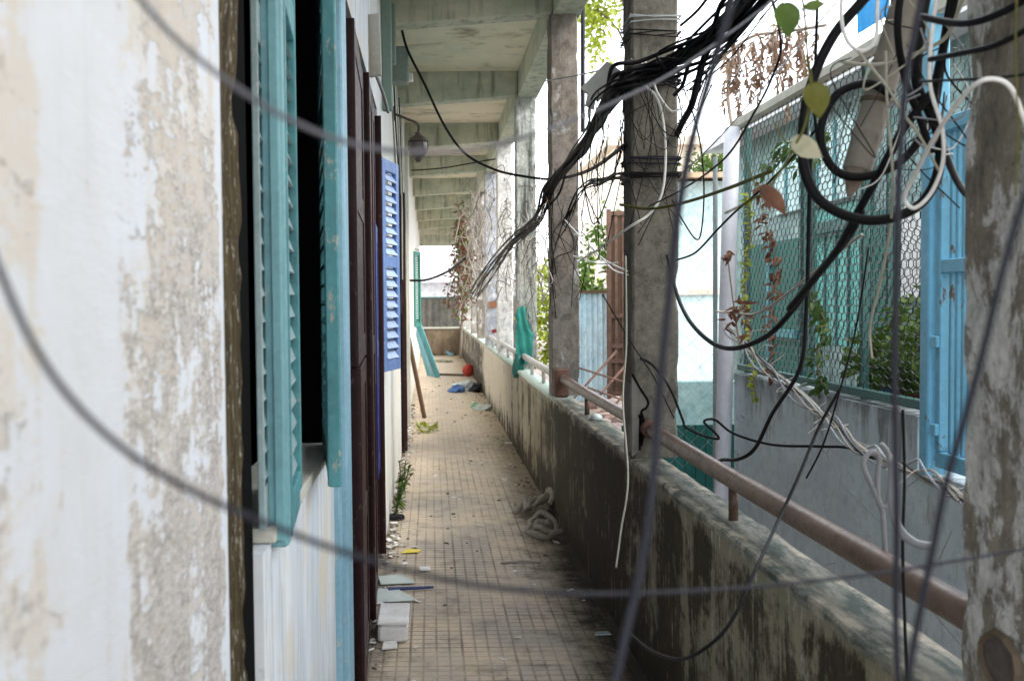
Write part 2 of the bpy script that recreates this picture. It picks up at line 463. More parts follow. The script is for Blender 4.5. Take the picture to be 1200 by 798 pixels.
def concrete_mat(name, c, c2, dark, amt=.6, sx=1, sy=6, sz=.5):
    m = Mat(name, .85, .2)
    st = m.noise(m.vec(sx, sy, sz), 1.4, 9, .7)
    bl = m.noise(m.vec(1.5, 1.5, 1.5), 1.7, 9, .7)
    f = m.noise(m.vec(), 30, 6, .75)
    k = m.mix(m.ramp(bl, [(.35, 0.), (.65, 1.)]), c, c2)
    k = m.mix(m.ramp(st, [(.48, 0.), (.7, amt)]), k, dark)
    k = m.mix(m.ramp(f, [(.62, 0.), (.7, .4)]), k, dark)
    g1 = m.noise(m.vec(1, 1, .8), 9, 10, .8, .3)
    k = m.mix(.8, k, m.ramp(g1, [(.36, .6), (.52, 1.), (.66, 1.15)]), 'MULTIPLY')
    m.col(k); m.bump(m.math('ADD', f, bl), .35, .005)
    return m.m

def rust_mat(name, c=(.20, .115, .085), c2=(.34, .24, .20), rough=.5):
    m = Mat(name, rough, .4)
    a = m.noise(m.vec(3, 1.5, 3), 3, 9, .7); f = m.noise(m.vec(), 60, 5, .75)
    k = m.mix(m.ramp(a, [(.35, 0.), (.65, 1.)]), c, c2)
    k = m.mix(m.ramp(f, [(.58, 0.), (.66, .7)]), k, (.07, .04, .03))
    m.col(k); m.bump(f, .3, .002); m.rough(m.rng(f, .3, .7, rough - .1, rough + .25))
    return m.m

K = dict(
    near=near_wall_mat(), wall=house_wall_mat(), moss=moss_strip_mat(), floor=floor_mat(), parapet=parapet_mat(), coping=coping_mat(),
    ceiling=ceiling_mat(), beam=beam_mat(),
    teal=paint('faded teal paint', (.095, .33, .365), (.04, .075, .08), .75, .5, scale=7, chip=(.36, .38, .34)),
    tealpale=paint('pale teal paint', (.19, .42, .465), (.08, .13, .14), .7, .5, scale=7, chip=(.40, .42, .38)),
    louvre=paint('bleached louvre paint', (.31, .43, .45), (.10, .14, .14), .7, .55, scale=9, chip=(.5, .52, .5)),
    ltblue=paint('light blue frame paint', (.28, .50, .62), (.10, .20, .26), .7, .5, scale=8, chip=(.5, .52, .5)),
    maroon=paint('maroon metal paint', (.034, .010, .011), (.014, .006, .006), .6, .45, .25, chip=(.10, .06, .05)),
    darkblue=paint('deep blue paint', (.012, .022, .16), (.01, .01, .05), .5, .4),
    blue=paint('blue shutter paint', (.13, .225, .48), (.05, .08, .2), .65, .45, scale=8, chip=(.35, .4, .5)),
    bluepale=paint('blue slat paint', (.33, .45, .66), (.12, .16, .28), .5, .5, scale=3),
    green=paint('green shutter paint', (.03, .20, .155), (.02, .07, .06), .4, .45),
    room=plain('painted shade black', (.004, .004, .004), .95, .05),  # near-black: the gloom of unlit rooms and gaps is put into the colour
    greymetal=paint('grey painted steel', (.30, .32, .33), (.12, .11, .10), .5, .5),
    whitewood=paint('whitened board', (.56, .56, .50), (.24, .22, .17), .6, .7, scale=5),
    wood=paint('dry brown timber', (.14, .085, .05), (.05, .03, .02), .6, .75, scale=8),
    rail=rust_mat('brown rusted rail', (.075, .042, .028), (.165, .112, .085), .34),
    rust=rust_mat('rusted iron', (.07, .033, .022), (.15, .08, .055), .65),
    black=plain('black cable rubber', (.006, .006, .007), .55, .14, 0, .3),
    slate=plain('slate cable rubber', (.022, .023, .032), .6, .15, 0, .3),
    midgrey=plain('dusty grey cable rubber', (.11, .112, .13), .6, .2, 0, .3),
    grey=plain('grey cable plastic', (.23, .24, .26), .5, .35),
    white=plain('white cable plastic', (.70, .70, .67), .45, .35, 0, .2),
    cream=plain('yellowed cable plastic', (.36, .35, .28), .5, .3, 0, .3),
    bamboo=paint('grey weathered pole', (.26, .24, .205), (.07, .06, .045), .6, .7, scale=9),
    aqua=concrete_mat('aqua render', (.42, .66, .66), (.55, .74, .72), (.25, .40, .40), .5),
    aqua2=concrete_mat('pale aqua render', (.62, .80, .80), (.55, .75, .76), (.35, .5, .47), .4),
    teal2=paint('sea green sheet', (.16, .52, .48), (.04, .15, .14), .5, .5, scale=3),
    dkgreen=paint('dark green panel', (.015, .13, .11), (.01, .05, .045), .5, .5),
    greywall=concrete_mat('grey neighbour concrete', (.57, .62, .68), (.68, .72, .77), (.22, .225, .225), .7, 1, 1.7, .4),
    cyan=paint('sky blue gate paint', (.16, .43, .60), (.07, .18, .27), .5, .45, scale=4, chip=(.12, .09, .07)),
    meshgreen=paint('dark green frame paint', (.055, .15, .14), (.02, .05, .05), .5, .5),
    wire=plain('dark netting wire', (.045, .05, .05), .6, .4, .3),
    galv=plain('galvanised wire', (.33, .37, .38), .5, .4, .3),
    lilac=paint('pale grey lilac pipe', (.58, .595, .64), (.25, .25, .26), .4, .45),
    ground=concrete_mat('dusty yard ground', (.42, .34, .31), (.30, .26, .23), (.15, .13, .11), .6, 2, 2, 2),
    cream_wall=concrete_mat('cream house render', (.72, .62, .50), (.78, .72, .62), (.45, .38, .30), .4),
    white_wall=concrete_mat('white house render', (.76, .77, .77), (.70, .70, .69), (.4, .4, .4), .4),
    tile=concrete_mat('clay roof tile', (.42, .28, .17), (.52, .38, .26), (.2, .1, .06), .5, 8, 1, 1),
    tile_pale=concrete_mat('pale roof tile', (.66, .66, .66), (.58, .58, .60), (.35, .33, .33), .5, 6, 1, 1),
    corr=concrete_mat('dark corrugated sheet', (.12, .115, .10), (.20, .19, .16), (.04, .04, .035), .6, 6, 1, .5),
    corrblue=concrete_mat('pale blue sheet', (.42, .60, .68), (.56, .70, .75), (.28, .33, .36), .5, 6, 1, .4),
    endwall=concrete_mat('brown stained render', (.26, .20, .14), (.17, .13, .09), (.05, .04, .03), .7, 5, 1, .5),
    leaf=leafmat('fresh leaves', (.03, .07, .012), (.08, .14, .02), (.19, .25, .04), 6),
    leafdark=leafmat('dark leaves', (.02, .05, .012), (.05, .10, .02), (.10, .16, .03), 3),
    leafyel=leafmat('yellow green leaves', (.16, .22, .02), (.28, .33, .03), None, 9),
    leafpale=leafmat('pale drying leaf', (.30, .30, .20), (.42, .40, .28), None, 30),
    leafolive=leafmat('olive leaf', (.08, .09, .012), (.13, .13, .02), None, 30),
    leafbrown=leafmat('brown dead leaves', (.15, .085, .055), (.28, .18, .12), (.42, .31, .22), 9),
    leafrust=leafmat('rusty dead leaf', (.07, .028, .015), (.13, .055, .03), (.22, .12, .07), 20),
    twig=plain('dry twig bark', (.24, .20, .16), .9, .1),
    twigpale=plain('bleached twig bark', (.36, .33, .29), .9, .1),
    bark=plain('tree bark', (.11, .085, .06), .9, .1),
    foam=paint('white foam', (.78, .79, .78), (.35, .32, .27), .5, .85, .2, scale=14, sz=1),
    paper=plain('scrap paper', (.70, .70, .68), .8, .15, 0, .2),
    yellow=plain('yellow paper', (.70, .58, .10), .8, .15, 0, .2),
    navy=plain('navy plastic', (.015, .035, .13), .35, .4),
    glass=plain('pale green acrylic', (.46, .54, .53), .25, .5, 0, .15),
    rag=paint('grey brown rag', (.34, .305, .26), (.12, .10, .08), .6, .95, .1, scale=14, sz=1),
    ragpale=paint('pale cloth', (.58, .62, .60), (.25, .28, .28), .5, .95, .1, scale=10, sz=1),
    ragblue=paint('blue cloth', (.10, .20, .42), (.05, .08, .18), .5, .95, .1, scale=10, sz=1),
    ragdark=paint('black cloth', (.02, .02, .025), (.05, .05, .05), .4, .95, .1, scale=10, sz=1),
    ragteal=paint('turquoise netting', (.05, .29, .245), (.02, .10, .09), .7, .9, .1, scale=9, sz=1),
    bagblue=plain('light blue bag', (.22, .42, .52), .4, .4),
    baggreen=plain('green bag plastic', (.10, .38, .14), .35, .4),
    red=plain('red ball rubber', (.45, .05, .03), .5, .35),
    potred=plain('dark red pot', (.22, .02, .025), .5, .4), potpurple=plain('violet pot', (.25, .20, .45), .5, .4),
    potblue=plain('blue pot', (.05, .20, .40), .5, .4), potbrown=plain('clay pot', (.28, .13, .07), .7, .2),
    lampiron=rust_mat('sooty lamp iron', (.05, .04, .035), (.12, .10, .085), .6),
    lampglass=plain('dusty lamp glass', (.10, .085, .085), .35, .5),
    meter=paint('green grey box paint', (.15, .21, .18), (.08, .11, .09), .5, .5),
    pgreen=paint('pale green pipe paint', (.17, .26, .22), (.10, .14, .12), .5, .55),
    skyblue=plain('bright blue tarpaulin', (.03, .28, .62), .45, .4),
    plate=paint('grey cover plate', (.40, .40, .37), (.2, .19, .17), .5, .7),
    dirt=plain('crumbled dirt', (.14, .12, .10), .95, .1, 0, .6, 60),
)

# ------------------------------------------------------------------ setting
XW, XP, PT = -.32, .90, .135          # wall face, parapet face, parapet thickness
ZPAR = .89
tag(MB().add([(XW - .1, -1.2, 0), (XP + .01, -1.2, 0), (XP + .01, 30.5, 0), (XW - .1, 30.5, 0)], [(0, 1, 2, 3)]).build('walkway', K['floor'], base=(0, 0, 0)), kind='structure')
tag(MB().add([(-400, -400, -.12), (400, -400, -.12), (400, 400, -.12), (-400, 400, -.12)], [(0, 1, 2, 3)]).build('ground', K['ground'], base=(0, 0, -.12)), kind='structure')

# ------------------------------------------------------------------ the corridor building
B = empty('corridor_building', (XW, 0, 0), 'long house with peeling white wall, shuttered openings and a ceiling over the walkway', 'building')
WT = .2
MB().box(XW - WT, XW, -1.2, 1.585, -.1, 4.0).build('peeling_wall', K['near'], B)
w = MB()
ny = 60
for i in range(ny):        # knobbly mossy strip
    pass
strip = rough_box(XW - .16, XW - .006, 1.588, 1.775, -.1, 4.0, .03, .012, .012, 3)
strip.build('mossy_strip', K['moss'], B)
MB().box(XW - WT, XW - .018, 1.782, 1.906, -.1, 4.0).build('joint_shade_fill', K['room'], B)  # black fill, stands for the shade inside the open groove
Z0, Z1 = 1.13, 2.95
w.box(XW - WT, XW, 1.908, 3.25, -.1, Z0); w.box(XW - WT, XW, 1.908, 3.25, Z1, 4.0)
w.box(XW - WT, XW, 3.25, 3.72, -.1, 4.0)
w.box(XW - WT, XW, 3.72, 6.40, 2.8, 4.0)
w.box(XW - WT, XW, 6.40, 6.62, -.1, 4.0)
w.box(XW - WT, XW, 6.62, 8.0, -.1, Z0); w.box(XW - WT, XW, 6.62, 8.0, 2.6, 4.0)
w.box(XW - WT, XW, 8.0, 10.7, -.1, 4.0)
w.box(XW - WT, XW, 10.7, 12.2, 2.8, 4.0)
w.box(XW - WT, XW, 12.2, 19.6, -.1, 4.0)
w.box(XW - WT, XW, 19.6, 21.0, -.1, 1.13); w.box(XW - WT, XW, 19.6, 21.0, 2.5, 4.0)
w.box(XW - WT, XW, 21.0, 31.5, -.1, 4.0)
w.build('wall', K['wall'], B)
# dark rooms behind the openings
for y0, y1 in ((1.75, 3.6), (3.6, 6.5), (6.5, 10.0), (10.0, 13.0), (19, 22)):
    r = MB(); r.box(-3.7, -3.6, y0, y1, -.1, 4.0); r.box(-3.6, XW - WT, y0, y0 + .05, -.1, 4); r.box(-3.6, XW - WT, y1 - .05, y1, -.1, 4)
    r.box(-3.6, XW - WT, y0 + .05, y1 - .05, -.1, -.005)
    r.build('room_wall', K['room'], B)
# ceiling slab and beams
ZS = 3.97
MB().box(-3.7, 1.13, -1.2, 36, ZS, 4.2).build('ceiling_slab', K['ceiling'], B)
PY = [1.63 + 3.04 * i for i in range(11)]           # pillar centres
for i, y in enumerate(PY[1:] + [35.0]):
    zl, zr = (3.64, 3.72) if i < 10 else (3.5, 3.5)
    mb = MB(); x0, x1 = XW, XP + .02
    if y > 31: x0 = -3
    mb.add([(x0, y - .1, zl), (x1, y - .1, zr), (x1, y + .1, zr), (x0, y + .1, zl), (x0, y - .1, ZS), (x1, y - .1, ZS), (x1, y + .1, ZS), (x0, y + .1, ZS)],
           [(3, 2, 1, 0), (0, 1, 5, 4), (1, 2, 6, 5), (2, 3, 7, 6), (3, 0, 4, 7)])
    mb.build('ceiling_beam', K['beam'], B, bevel=.008)
MB().box(XP + .024, 1.128, -1.2, 36, 3.70, ZS).build('edge_beam', K['beam'], B, bevel=.008)

def leafboard(parent_name, part, a, b, z0, z1, t, mframe, mlouv, rails=(0., 1.), stile=.055, tilt=.55, pitch=.045, inset=.35, subname='louvers', bottom=.08, sd=.62):
    """louvered leaf from plan point a (hinge) to b (free edge)"""
    a, b = Vector((*a, 0)), Vector((*b, 0))
    u = (b - a).normalized(); L = (b - a).length; n = Vector((u.y, -u.x, 0))
    def bx(mb, u0, u1, zz0, zz1, th, off=0):
        c = a + u * ((u0 + u1) / 2) + n * off + Vector((0, 0, (zz0 + zz1) / 2))
        mb.obox(c, u * ((u1 - u0) / 2), n * (th / 2), Vector((0, 0, (zz1 - zz0) / 2)))
    fr = MB()
    bx(fr, 0, stile, z0, z1, t); bx(fr, L - stile, L, z0, z1, t)
    zs = [z0 + (z1 - z0) * q for q in rails]
    bays = []
    for i, q in enumerate(zs):
        h = bottom
        lo = q if i == 0 else (q - h if i == len(zs) - 1 else q - h / 2)
        bx(fr, stile, L - stile, lo, lo + h, t * .92)
        bays.append((lo, lo + h))
    o = fr.build(part, mframe, B, bevel=.004)
    for i in range(len(bays) - 1):
        lv = MB()
        z, ze = bays[i][1], bays[i + 1][0]
        k = int((ze - z) / pitch)
        for j in range(k):
            zc = z + (j + .5) * (ze - z) / k
            c = a + u * (L / 2) + Vector((0, 0, zc))
            d = (n * math.cos(tilt) - Vector((0, 0, 1)) * math.sin(tilt))
            e = d.cross(u)
            lv.obox(c, u * (L / 2 - stile + .002), d * (t * sd), e * .004)
        lv.build(subname, mlouv, o)
    return o

# window by the camera: near leaf ajar in two folds, far leaf swung out
MB().box(XW - .17, XW + .012, 1.985, 3.245, Z0 + .002, Z0 + .032).build('window_sill', K['whitewood'], B, bevel=.004)
leafboard('w', 'window_shutter', (-.328, 1.952), (-.332, 2.035), 1.165, 2.94, .014, K['louvre'], K['louvre'], (0, .55, 1), .006, 1.2, .05, sd=.7)
MB().box(XW - .17, XW - .02, 3.2, 3.247, Z0 + .034, Z1 - .002).build('window_frame', K['room'], B)  # near-black board added over the far jamb to make it read dark
o = leafboard('w', 'window_shutter', (-.303, 2.066), (-.330, 2.44), 1.125, 2.94, .036, K['teal'], K['louvre'], (0, .62, 1), .026, 1.22, .05, sd=.40)
mb = MB(); mb.cbox(-.332, -.287, 2.02, 2.062, 1.115, 2.945, .006); mb.cbox(-.312, -.292, 2.008, 2.021, 1.13, 2.93, .003)
mb.build('shutter_stile', K['tealpale'], B)
leafboard('w', 'window_shutter', (-.325, 3.18), (-.252, 2.62), 1.145, 2.94, .034, K['teal'], K['teal'], (0, .55, 1), .055, .6, .05)
mb = MB(); mb.cbox(-.268, -.232, 2.60, 2.624, 1.13, 2.945, .004); mb.build('shutter_stile', K['teal'], B)
# door one
MB().cbox(XW - .02, XW + .028, 3.50, 3.70, 0, 2.83, .006).build('door_frame', K['ltblue'], B)
MB().cbox(XW - .02, XW + .02, 3.302, 3.36, .0, 2.9, .006).build('door_frame', K['ltblue'], B)
def doorleaf(x0, y0, x1, y1, z0, z1, t, mat, handle=None):
    a, b = Vector((x0, y0, 0)), Vector((x1, y1, 0)); u = (b - a).normalized(); n = Vector((u.y, -u.x, 0)); L = (b - a).length
    mb = MB(); c = (a + b) / 2 + Vector((0, 0, (z0 + z1) / 2))
    mb.obox(c, u * (L / 2), n * (t * .35), Vector((0, 0, (z1 - z0) / 2)))
    for q in (0, 1):
        s = a + u * (.03 if q == 0 else L - .03)
        mb.obox(s + Vector((0, 0, (z0 + z1) / 2)), u * .03, n * (t / 2), Vector((0, 0, (z1 - z0) / 2 + .001)))
    for z in (z0 + .05, (z0 + z1) / 2, z1 - .05):
        mb.obox((a + b) / 2 + Vector((0, 0, z)), u * (L / 2 - .06), n * (t * .46), Vector((0, 0, .05)))
    d = mb.build('door_leaf', mat, B, bevel=.003)
    if handle:
        h = MB(); p = a + u * .05 + n * (t / 2) + Vector((0, 0, handle))
        h.tube([p, p + n * .03, p + n * .03 + Vector((0, 0, -.1)), p + Vector((0, 0, -.1))], .006)
        h.build('door_handle', K['greymetal'], d)
    return d
doorleaf(-.298, 3.86, -.325, 4.75, 1.36, 2.66, .05, K['maroon'])
doorleaf(-.293, 3.90, -.325, 4.75, .03, 1.345, .05, K['maroon'])
doorleaf(-.312, 5.03, -.33, 5.6, .03, 2.72, .05, K['maroon'])
doorleaf(-.325, 5.62, -.335, 6.0, 1.15, 2.73, .04, K['maroon'])
doorleaf(-.318, 5.75, -.330, 6.2, .6, 2.05, .03, K['darkblue'])
doorleaf(-.318, 6.36, -.33, 6.6, .03, 2.75, .05, K['maroon'])
MB().box(XW - .12, XW - .06, 3.725, 6.395, 2.80 - .09, 2.798).build('door_head', K['maroon'], B)
# white board leaning out above the doors, with a bent wire
mb = MB(); mb.obox(P(437, 54, 5.6), (.042, -.02, .0), (.0, .02, .0), (-.004, 0, .165)); mb.obox(P(431, 54, 5.56), (.004, 0, 0), (0, .018, 0), (-.004, 0, .16))
mb.build('transom_board', K['whitewood'], B, bevel=.003)
mb = MB(); mb.tube([P(441, 89, 5.5), P(449, 110, 5.7), P(455, 132, 5.9)], .009); mb.build('board_stay', K['greymetal'], B)
# blue window leaf ajar
leafboard('w', 'window_shutter', (-.315, 6.6), (-.222, 6.98), 1.15, 2.53, .032, K['blue'], K['bluepale'], (0, .52, 1), .07, .95, .062, bottom=.075, sd=1.1)
mb = MB(); mb.cbox(-.345, -.305, 6.55, 6.6, 1.1, 2.6, .004); mb.build('window_frame', K['darkblue'], B)
# far openings
doorleaf(-.282, 10.8, -.325, 11.4, .03, 2.75, .05, K['maroon'])
leafboard('w', 'window_shutter', (-.32, 19.7), (-.2, 20.0), 1.12, 2.58, .04, K['green'], K['green'], (0, 1), .06)
MB().cbox(XW, XW + .05, 13.3, 13.42, 0, 3.6, .006).build('downpipe', K['whitewood'], B)

# ------------------------------------------------------------------ pillars
pillar_defs = [
    (K, 'near_concrete', (.15, .135, .11), (.25, .23, .195), (.05, .043, .034), (.60, .60, .59), .55, .56, 1, 1.2, 4.6, 'brown concrete pillar with flaking whitewash at the near end of the parapet'),
    (K, 'olive_concrete', (.105, .10, .082), (.17, .16, .135), (.05, .047, .036), (.36, .35, .32), .5, .06, 2, 1.2, 3, 'bare grey concrete pillar wrapped in wires, with broken plaster at its foot'),
    (K, 'tan_concrete', (.185, .175, .16), (.215, .18, .145), (.08, .07, .06), (.42, .42, .41), .4, .2, 3, 1.0, 3, 'smooth tan and grey concrete pillar crossed by the black cable bundle'),
    (K, 'mouldy_concrete', (.30, .31, .27), (.50, .52, .48), (.012, .014, .013), (.66, .68, .66), .68, .45, 4, .9, 3, 'black moulded pillar with turquoise netting at its foot'),
    (K, 'white_concrete', (.62, .60, .57), (.72, .71, .69), (.33, .30, .26), (.78, .78, .77), .2, .5, 5, 1.0, 3, 'whitewashed pillar just behind the black moulded pillar'),
    (K, 'pale_concrete', (.36, .38, .43), (.50, .51, .54), (.16, .15, .14), (.70, .71, .74), .5, .4, 6, 1.0, 3, 'pale bluish pillar with scraps of paper stuck on it'),
    (K, 'stained_concrete', (.22, .19, .16), (.33, .29, .25), (.06, .045, .03), (.72, .71, .69), .7, .5, 7, .9, 4, 'brown stained pillar hung with dry vines'),
    (K, 'grimy_concrete', (.28, .25, .22), (.42, .39, .36), (.08, .06, .04), (.7, .69, .67), .7, .4, 8, .9, 4, 'mottled far pillar half covered by reddish creeper'),
    (K, 'far_concrete', (.42, .40, .37), (.5, .48, .45), (.15, .12, .1), (.7, .69, .67), .6, .4, 9, .9, 4, 'third pillar from the far end of the walkway'),
    (K, 'last_concrete', (.42, .40, .37), (.5, .48, .45), (.15, .12, .1), (.7, .69, .67), .6, .4, 10, .9, 4, 'second pillar from the far end of the walkway'),
    (K, 'end_concrete', (.42, .40, .37), (.5, .48, .45), (.15, .12, .1), (.7, .69, .67), .6, .4, 11, .9, 4, 'last pillar beside the low end wall of the walkway'),
]
PIL = []
for i, (d, y) in enumerate(zip(pillar_defs, PY)):
    mat = pillar_mat(*d[1:11])
    mb = rough_box(XP - .002, 1.105, y - .105, y + .105, ZPAR + .002, 3.70, .05 if i < 4 else .12, .004 if i < 4 else .006, .010, i * 1.7)
    root = empty('concrete_pillar', (1.0, y, ZPAR), d[11], 'pillar', 'concrete pillars along the parapet')
    mb.build('shaft', mat, root)
    PIL.append(root)
# broken plaster and rail socket at the foot of the second pillar
mb = MB()
y = PY[1] - .108
pts = [(XP - .008, 1.27), (XP + .025, 1.21), (XP + .062, 1.15), (XP + .055, 1.12), (XP + .03, 1.09), (XP + .025, .93), (XP - .008, .90)]
vs = [(x, y - .012, z) for x, z in pts] + [(x, y + .02, z) for x, z in pts]
n = len(pts)
mb.add(vs, [tuple(range(n))] + [(i, n + i, n + (i + 1) % n, (i + 1) % n) for i in range(n)])
mb.box(XP - .012, XP - .002, y, y + .15, .92, 1.22)
mb.build('broken_plaster', concrete_mat('crumbled plaster', (.15, .145, .125), (.24, .23, .21), (.12, .11, .10), .6, 5, 5, 5), PIL[1])
mb = MB(); mb.tube([(x + .002, y - .014, z) for x, z in pts[:6]], .005, 6, 4); mb.tube([(pts[4][0], y - .016, pts[4][1]), (pts[4][0] + .012, y - .017, pts[4][1] - .05), (pts[4][0] + .004, y - .016, .95)], lambda t: .013 * (1 - .6 * t), 7, 3)
mb.build('crack', K['room'], PIL[1])
# socket in the near pillar where the old rail sat
mb = MB()
c = P(1196, 774, 1.60); cx = XP - .006
ring = []
for k in range(20):
    a = 2 * math.pi * k / 20
    rr = 1 + .12 * mnoise.noise(Vector((math.cos(a) * 2, math.sin(a) * 2, 3)))
    ring.append((math.cos(a) * rr, math.sin(a) * rr))
vs = []
for s_, x_ in ((1.0, cx + .003), (.86, cx - .006), (.74, cx + .0)):
    for a_, b_ in ring: vs.append((x_, c.y + a_ * .062 * s_, c.z + b_ * .048 * s_))
fs = []
for q in range(2):
    for k in range(20): fs.append((q * 20 + k, q * 20 + (k + 1) % 20, q * 20 + 20 + (k + 1) % 20, q * 20 + 20 + k))
mb.add(vs, fs); mb.build('socket_rim', K['bark'], PIL[0])
mb = MB(); mb.add([(cx + .001, c.y + a_ * .046, c.z + b_ * .036) for a_, b_ in ring], [tuple(range(20))])
mb.build('socket', K['lampiron'], PIL[0])
# bands of wire round the second pillar
def band(py, Yc, wdt, mat, nturn, r, seed, root, name):
    random.seed(seed)
    mb = MB(); z = P(765, py, Yc).z
    for t in range(nturn):
        q = []
        dz = rnd(-wdt, wdt); e = .005 + rnd(0, .006)
        for k, (x, yy) in enumerate([(XP - e, Yc - e), (1.0, Yc - e - .003), (1.105 + e, Yc - e), (1.105 + e, Yc + .215 + e), (XP - e, Yc + .215 + e), (XP - e, Yc - e)]):
            q.append((x, yy, z + dz + rnd(-wdt, wdt) * .6))
        mb.tube(q, r, 5, 1)
    mb.build(name, mat, root)
yb = PY[1] - .107
band(206, yb, .014, K['black'], 7, .0035, 3, PIL[1], 'wire_band')
band(188, yb, .016, K['slate'], 4, .004, 4, PIL[1], 'wire_band')
band(22, yb, .012, K['galv'], 3, .003, 5, PIL[1], 'wire_band')
band(38, yb, .02, K['black'], 4, .003, 6, PIL[1], 'wire_band')
band(92, yb, .025, K['black'], 8, .004, 7, PIL[1], 'wire_band')

# ------------------------------------------------------------------ parapet, end wall, handrails
pr = empty('parapet_wall', (XP, 1.0, 0), 'long mouldy parapet wall with green weathered top along the walkway', 'parapet')
mb = MB()
ys = [-1.2 + .25 * i for i in range(128)]
vs, fs = [], []
zl = [-.12, 0, .2, .4, .6, .8, ZPAR - .03]
for y in ys:
    y = min(y, 30.5)
    for z in zl: vs.append((XP + .006 * mnoise.noise(Vector((1, y * 2, z * 3))), y, z))
nz = len(zl)
for i in range(len(ys) - 1):
    for j in range(nz - 1): fs.append((i * nz + j, i * nz + j + 1, (i + 1) * nz + j + 1, (i + 1) * nz + j))
mb.add(vs, fs)
mb.add([(XP + PT - .01, -1.2, -.12), (XP + PT - .01, 30.5, -.12), (XP + PT - .01, 30.5, ZPAR - .03), (XP + PT - .01, -1.2, ZPAR - .03)], [(0, 1, 2, 3)])
mb.add([(XP, -1.2, -.12), (XP + PT - .01, -1.2, -.12), (XP + PT - .01, -1.2, ZPAR - .03), (XP, -1.2, ZPAR - .03)], [(0, 1, 2, 3)])
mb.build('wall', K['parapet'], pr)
mb = MB()
vs, fs = [], []
prof = [(-.010, -.03), (-.012, -.008), (-.004, 0), (.03, .001), (.07, .0), (.11, .001), (PT, -.002), (PT + .004, -.012), (PT + .002, -.03)]
ys = [-1.2 + .06 * i for i in range(529)]
for y in ys:
    y = min(y, 30.5)
    for dx, dz in prof:
        nn = mnoise.noise(Vector((dx * 20, y * 5, dz * 9 + 2))) * .004 + mnoise.noise(Vector((dx * 60, y * 22, 7))) * .002
        vs.append((XP + dx + nn, y, ZPAR + dz + nn))
n = len(prof)
for i in range(len(ys) - 1):
    for j in range(n - 1): fs.append((i * n + j, i * n + j + 1, i * n + n + j + 1, i * n + n + j))
mb.add(vs, fs).build('coping', K['coping'], pr, smooth=False)
mb = MB(); mb.box(XW - .1, XP - .006, 30.5, 30.65, -.12, .80)
ew = mb.build('end_wall', K['endwall'], base=(.3, 30.5, 0)); tag(ew, 'low brown stained wall closing the far end of the walkway', 'wall')
mb = MB(); mb.box(XW - .1, XP - .006, 30.47, 30.68, .802, .85); mb.build('coping', K['whitewood'], ew)

XR, ZR = .967, 1.027
rail_labels = ['thick brown handrail pipe between the near pillar and the wire wrapped pillar', 'brown handrail pipe between the wire wrapped pillar and the tan pillar',
               'pale handrail pipe between the tan pillar and the black moulded pillar', 'pale handrail pipe behind the turquoise netting', 'pale handrail pipe between the two whitewashed pillars']
for i in range(5):
    y0, y1 = PY[i] + .10, PY[i + 1] - .10
    if i == 1: y1 += 0
    root = empty('handrail', (XR, (y0 + y1) / 2, ZPAR), rail_labels[i], 'handrail', 'handrail pipes on the parapet')
    m = K['rail'] if i < 2 else paint('pale rail paint', (.50, .47, .44), (.25, .2, .17), .6, .5)
    mb = MB(); q = [(XR, y0 + (y1 - y0) * t / 6, ZR - .006 * math.sin(math.pi * t / 6)) for t in range(7)]
    mb.tube(q, .031, 20, 3); mb.build('rail_pipe', m, root, smooth=True)
    for yy in ((3.27,) if i == 0 else (6.35, 6.65)[:1] if i == 1 else (y0 + 1.0, y0 + 2.0)):
        mb = MB(); mb.tube([(XR, yy, ZPAR - .002), (XR, yy, ZR - .02)], .016, 10, 1); mb.build('rail_post', m, root, smooth=True)
    if i == 0:
        mb = MB(); mb.lathe((XR, PY[1] - .16, ZR - .02), [(.001, 0), (.036, 0), (.036, .0)], 4)
        mb = MB(); mb.tube([(XR, PY[1] - .20, ZR), (XR, PY[1] - .105, ZR)], .040, 16, 1); mb.build('rail_sleeve', K['rust'], root, smooth=True)
mb = MB()
mb.cbox(XP + .005, XP + .11, PY[2] - .22, PY[2] - .11, ZPAR + .004, 1.10, .01)
tag(mb.build('rail_block', K['rust']), 'rusty block on the parapet holding the rail at the tan pillar', 'bracket')
# lump of pale cement on the coping
mb = MB(); mb.lathe((XP + .075, 6.05, ZPAR), [(.036, 0), (.04, .012), (.034, .028), (.018, .036)], 12)
tag(mb.build('stone', K['glass'], smooth=True), 'pale rounded stone lying on the parapet under the brown rail', 'stone')

# ------------------------------------------------------------------ neighbour wall, mesh enclosure, blue gate
XN = 2.2
mb = MB()
gm = Mat('damp grey neighbour render', .85, .2)
gz = gm.axis(2)
g_st = gm.noise(gm.vec(1, 6, .7), 1.5, 10, .76, .4); g_bl = gm.noise(gm.vec(1, 1.3, 1.8), 1.8, 10, .72, .3); g_fi = gm.noise(gm.vec(1, 1, 1), 16, 9, .8)
gk = gm.mix(gm.ramp(g_bl, [(.38, 0.), (.62, 1.)]), (.44, .52, .56), (.58, .665, .70))
gk = gm.mix(gm.ramp(g_fi, [(.36, .5), (.5, 0.)]), gk, (.30, .32, .34))
gd = gm.math('ADD', g_st, gm.math('ADD', gm.rng(gz, .70, 1.06, -.05, .17), gm.math('MULTIPLY', gm.math('SUBTRACT', g_bl, .5), .7)))
gk = gm.mix(gm.ramp(gd, [(.55, 0.), (.74, .85)]), gk, (.12, .125, .12))
gc = gm.voro(gm.vec(1, 1.1, 1.5, (0, 2, 1)), 1.2, 'DISTANCE_TO_EDGE').outputs['Distance']
gk = gm.mix(gm.math('MULTIPLY', gm.ramp(gc, [(0., 1.), (.006, 0.)]), gm.ramp(g_bl, [(.48, 0.), (.55, .8)])), gk, (.10, .10, .10))
gm.col(gk); gm.bump(gm.math('ADD', g_fi, g_bl), .5, .006)
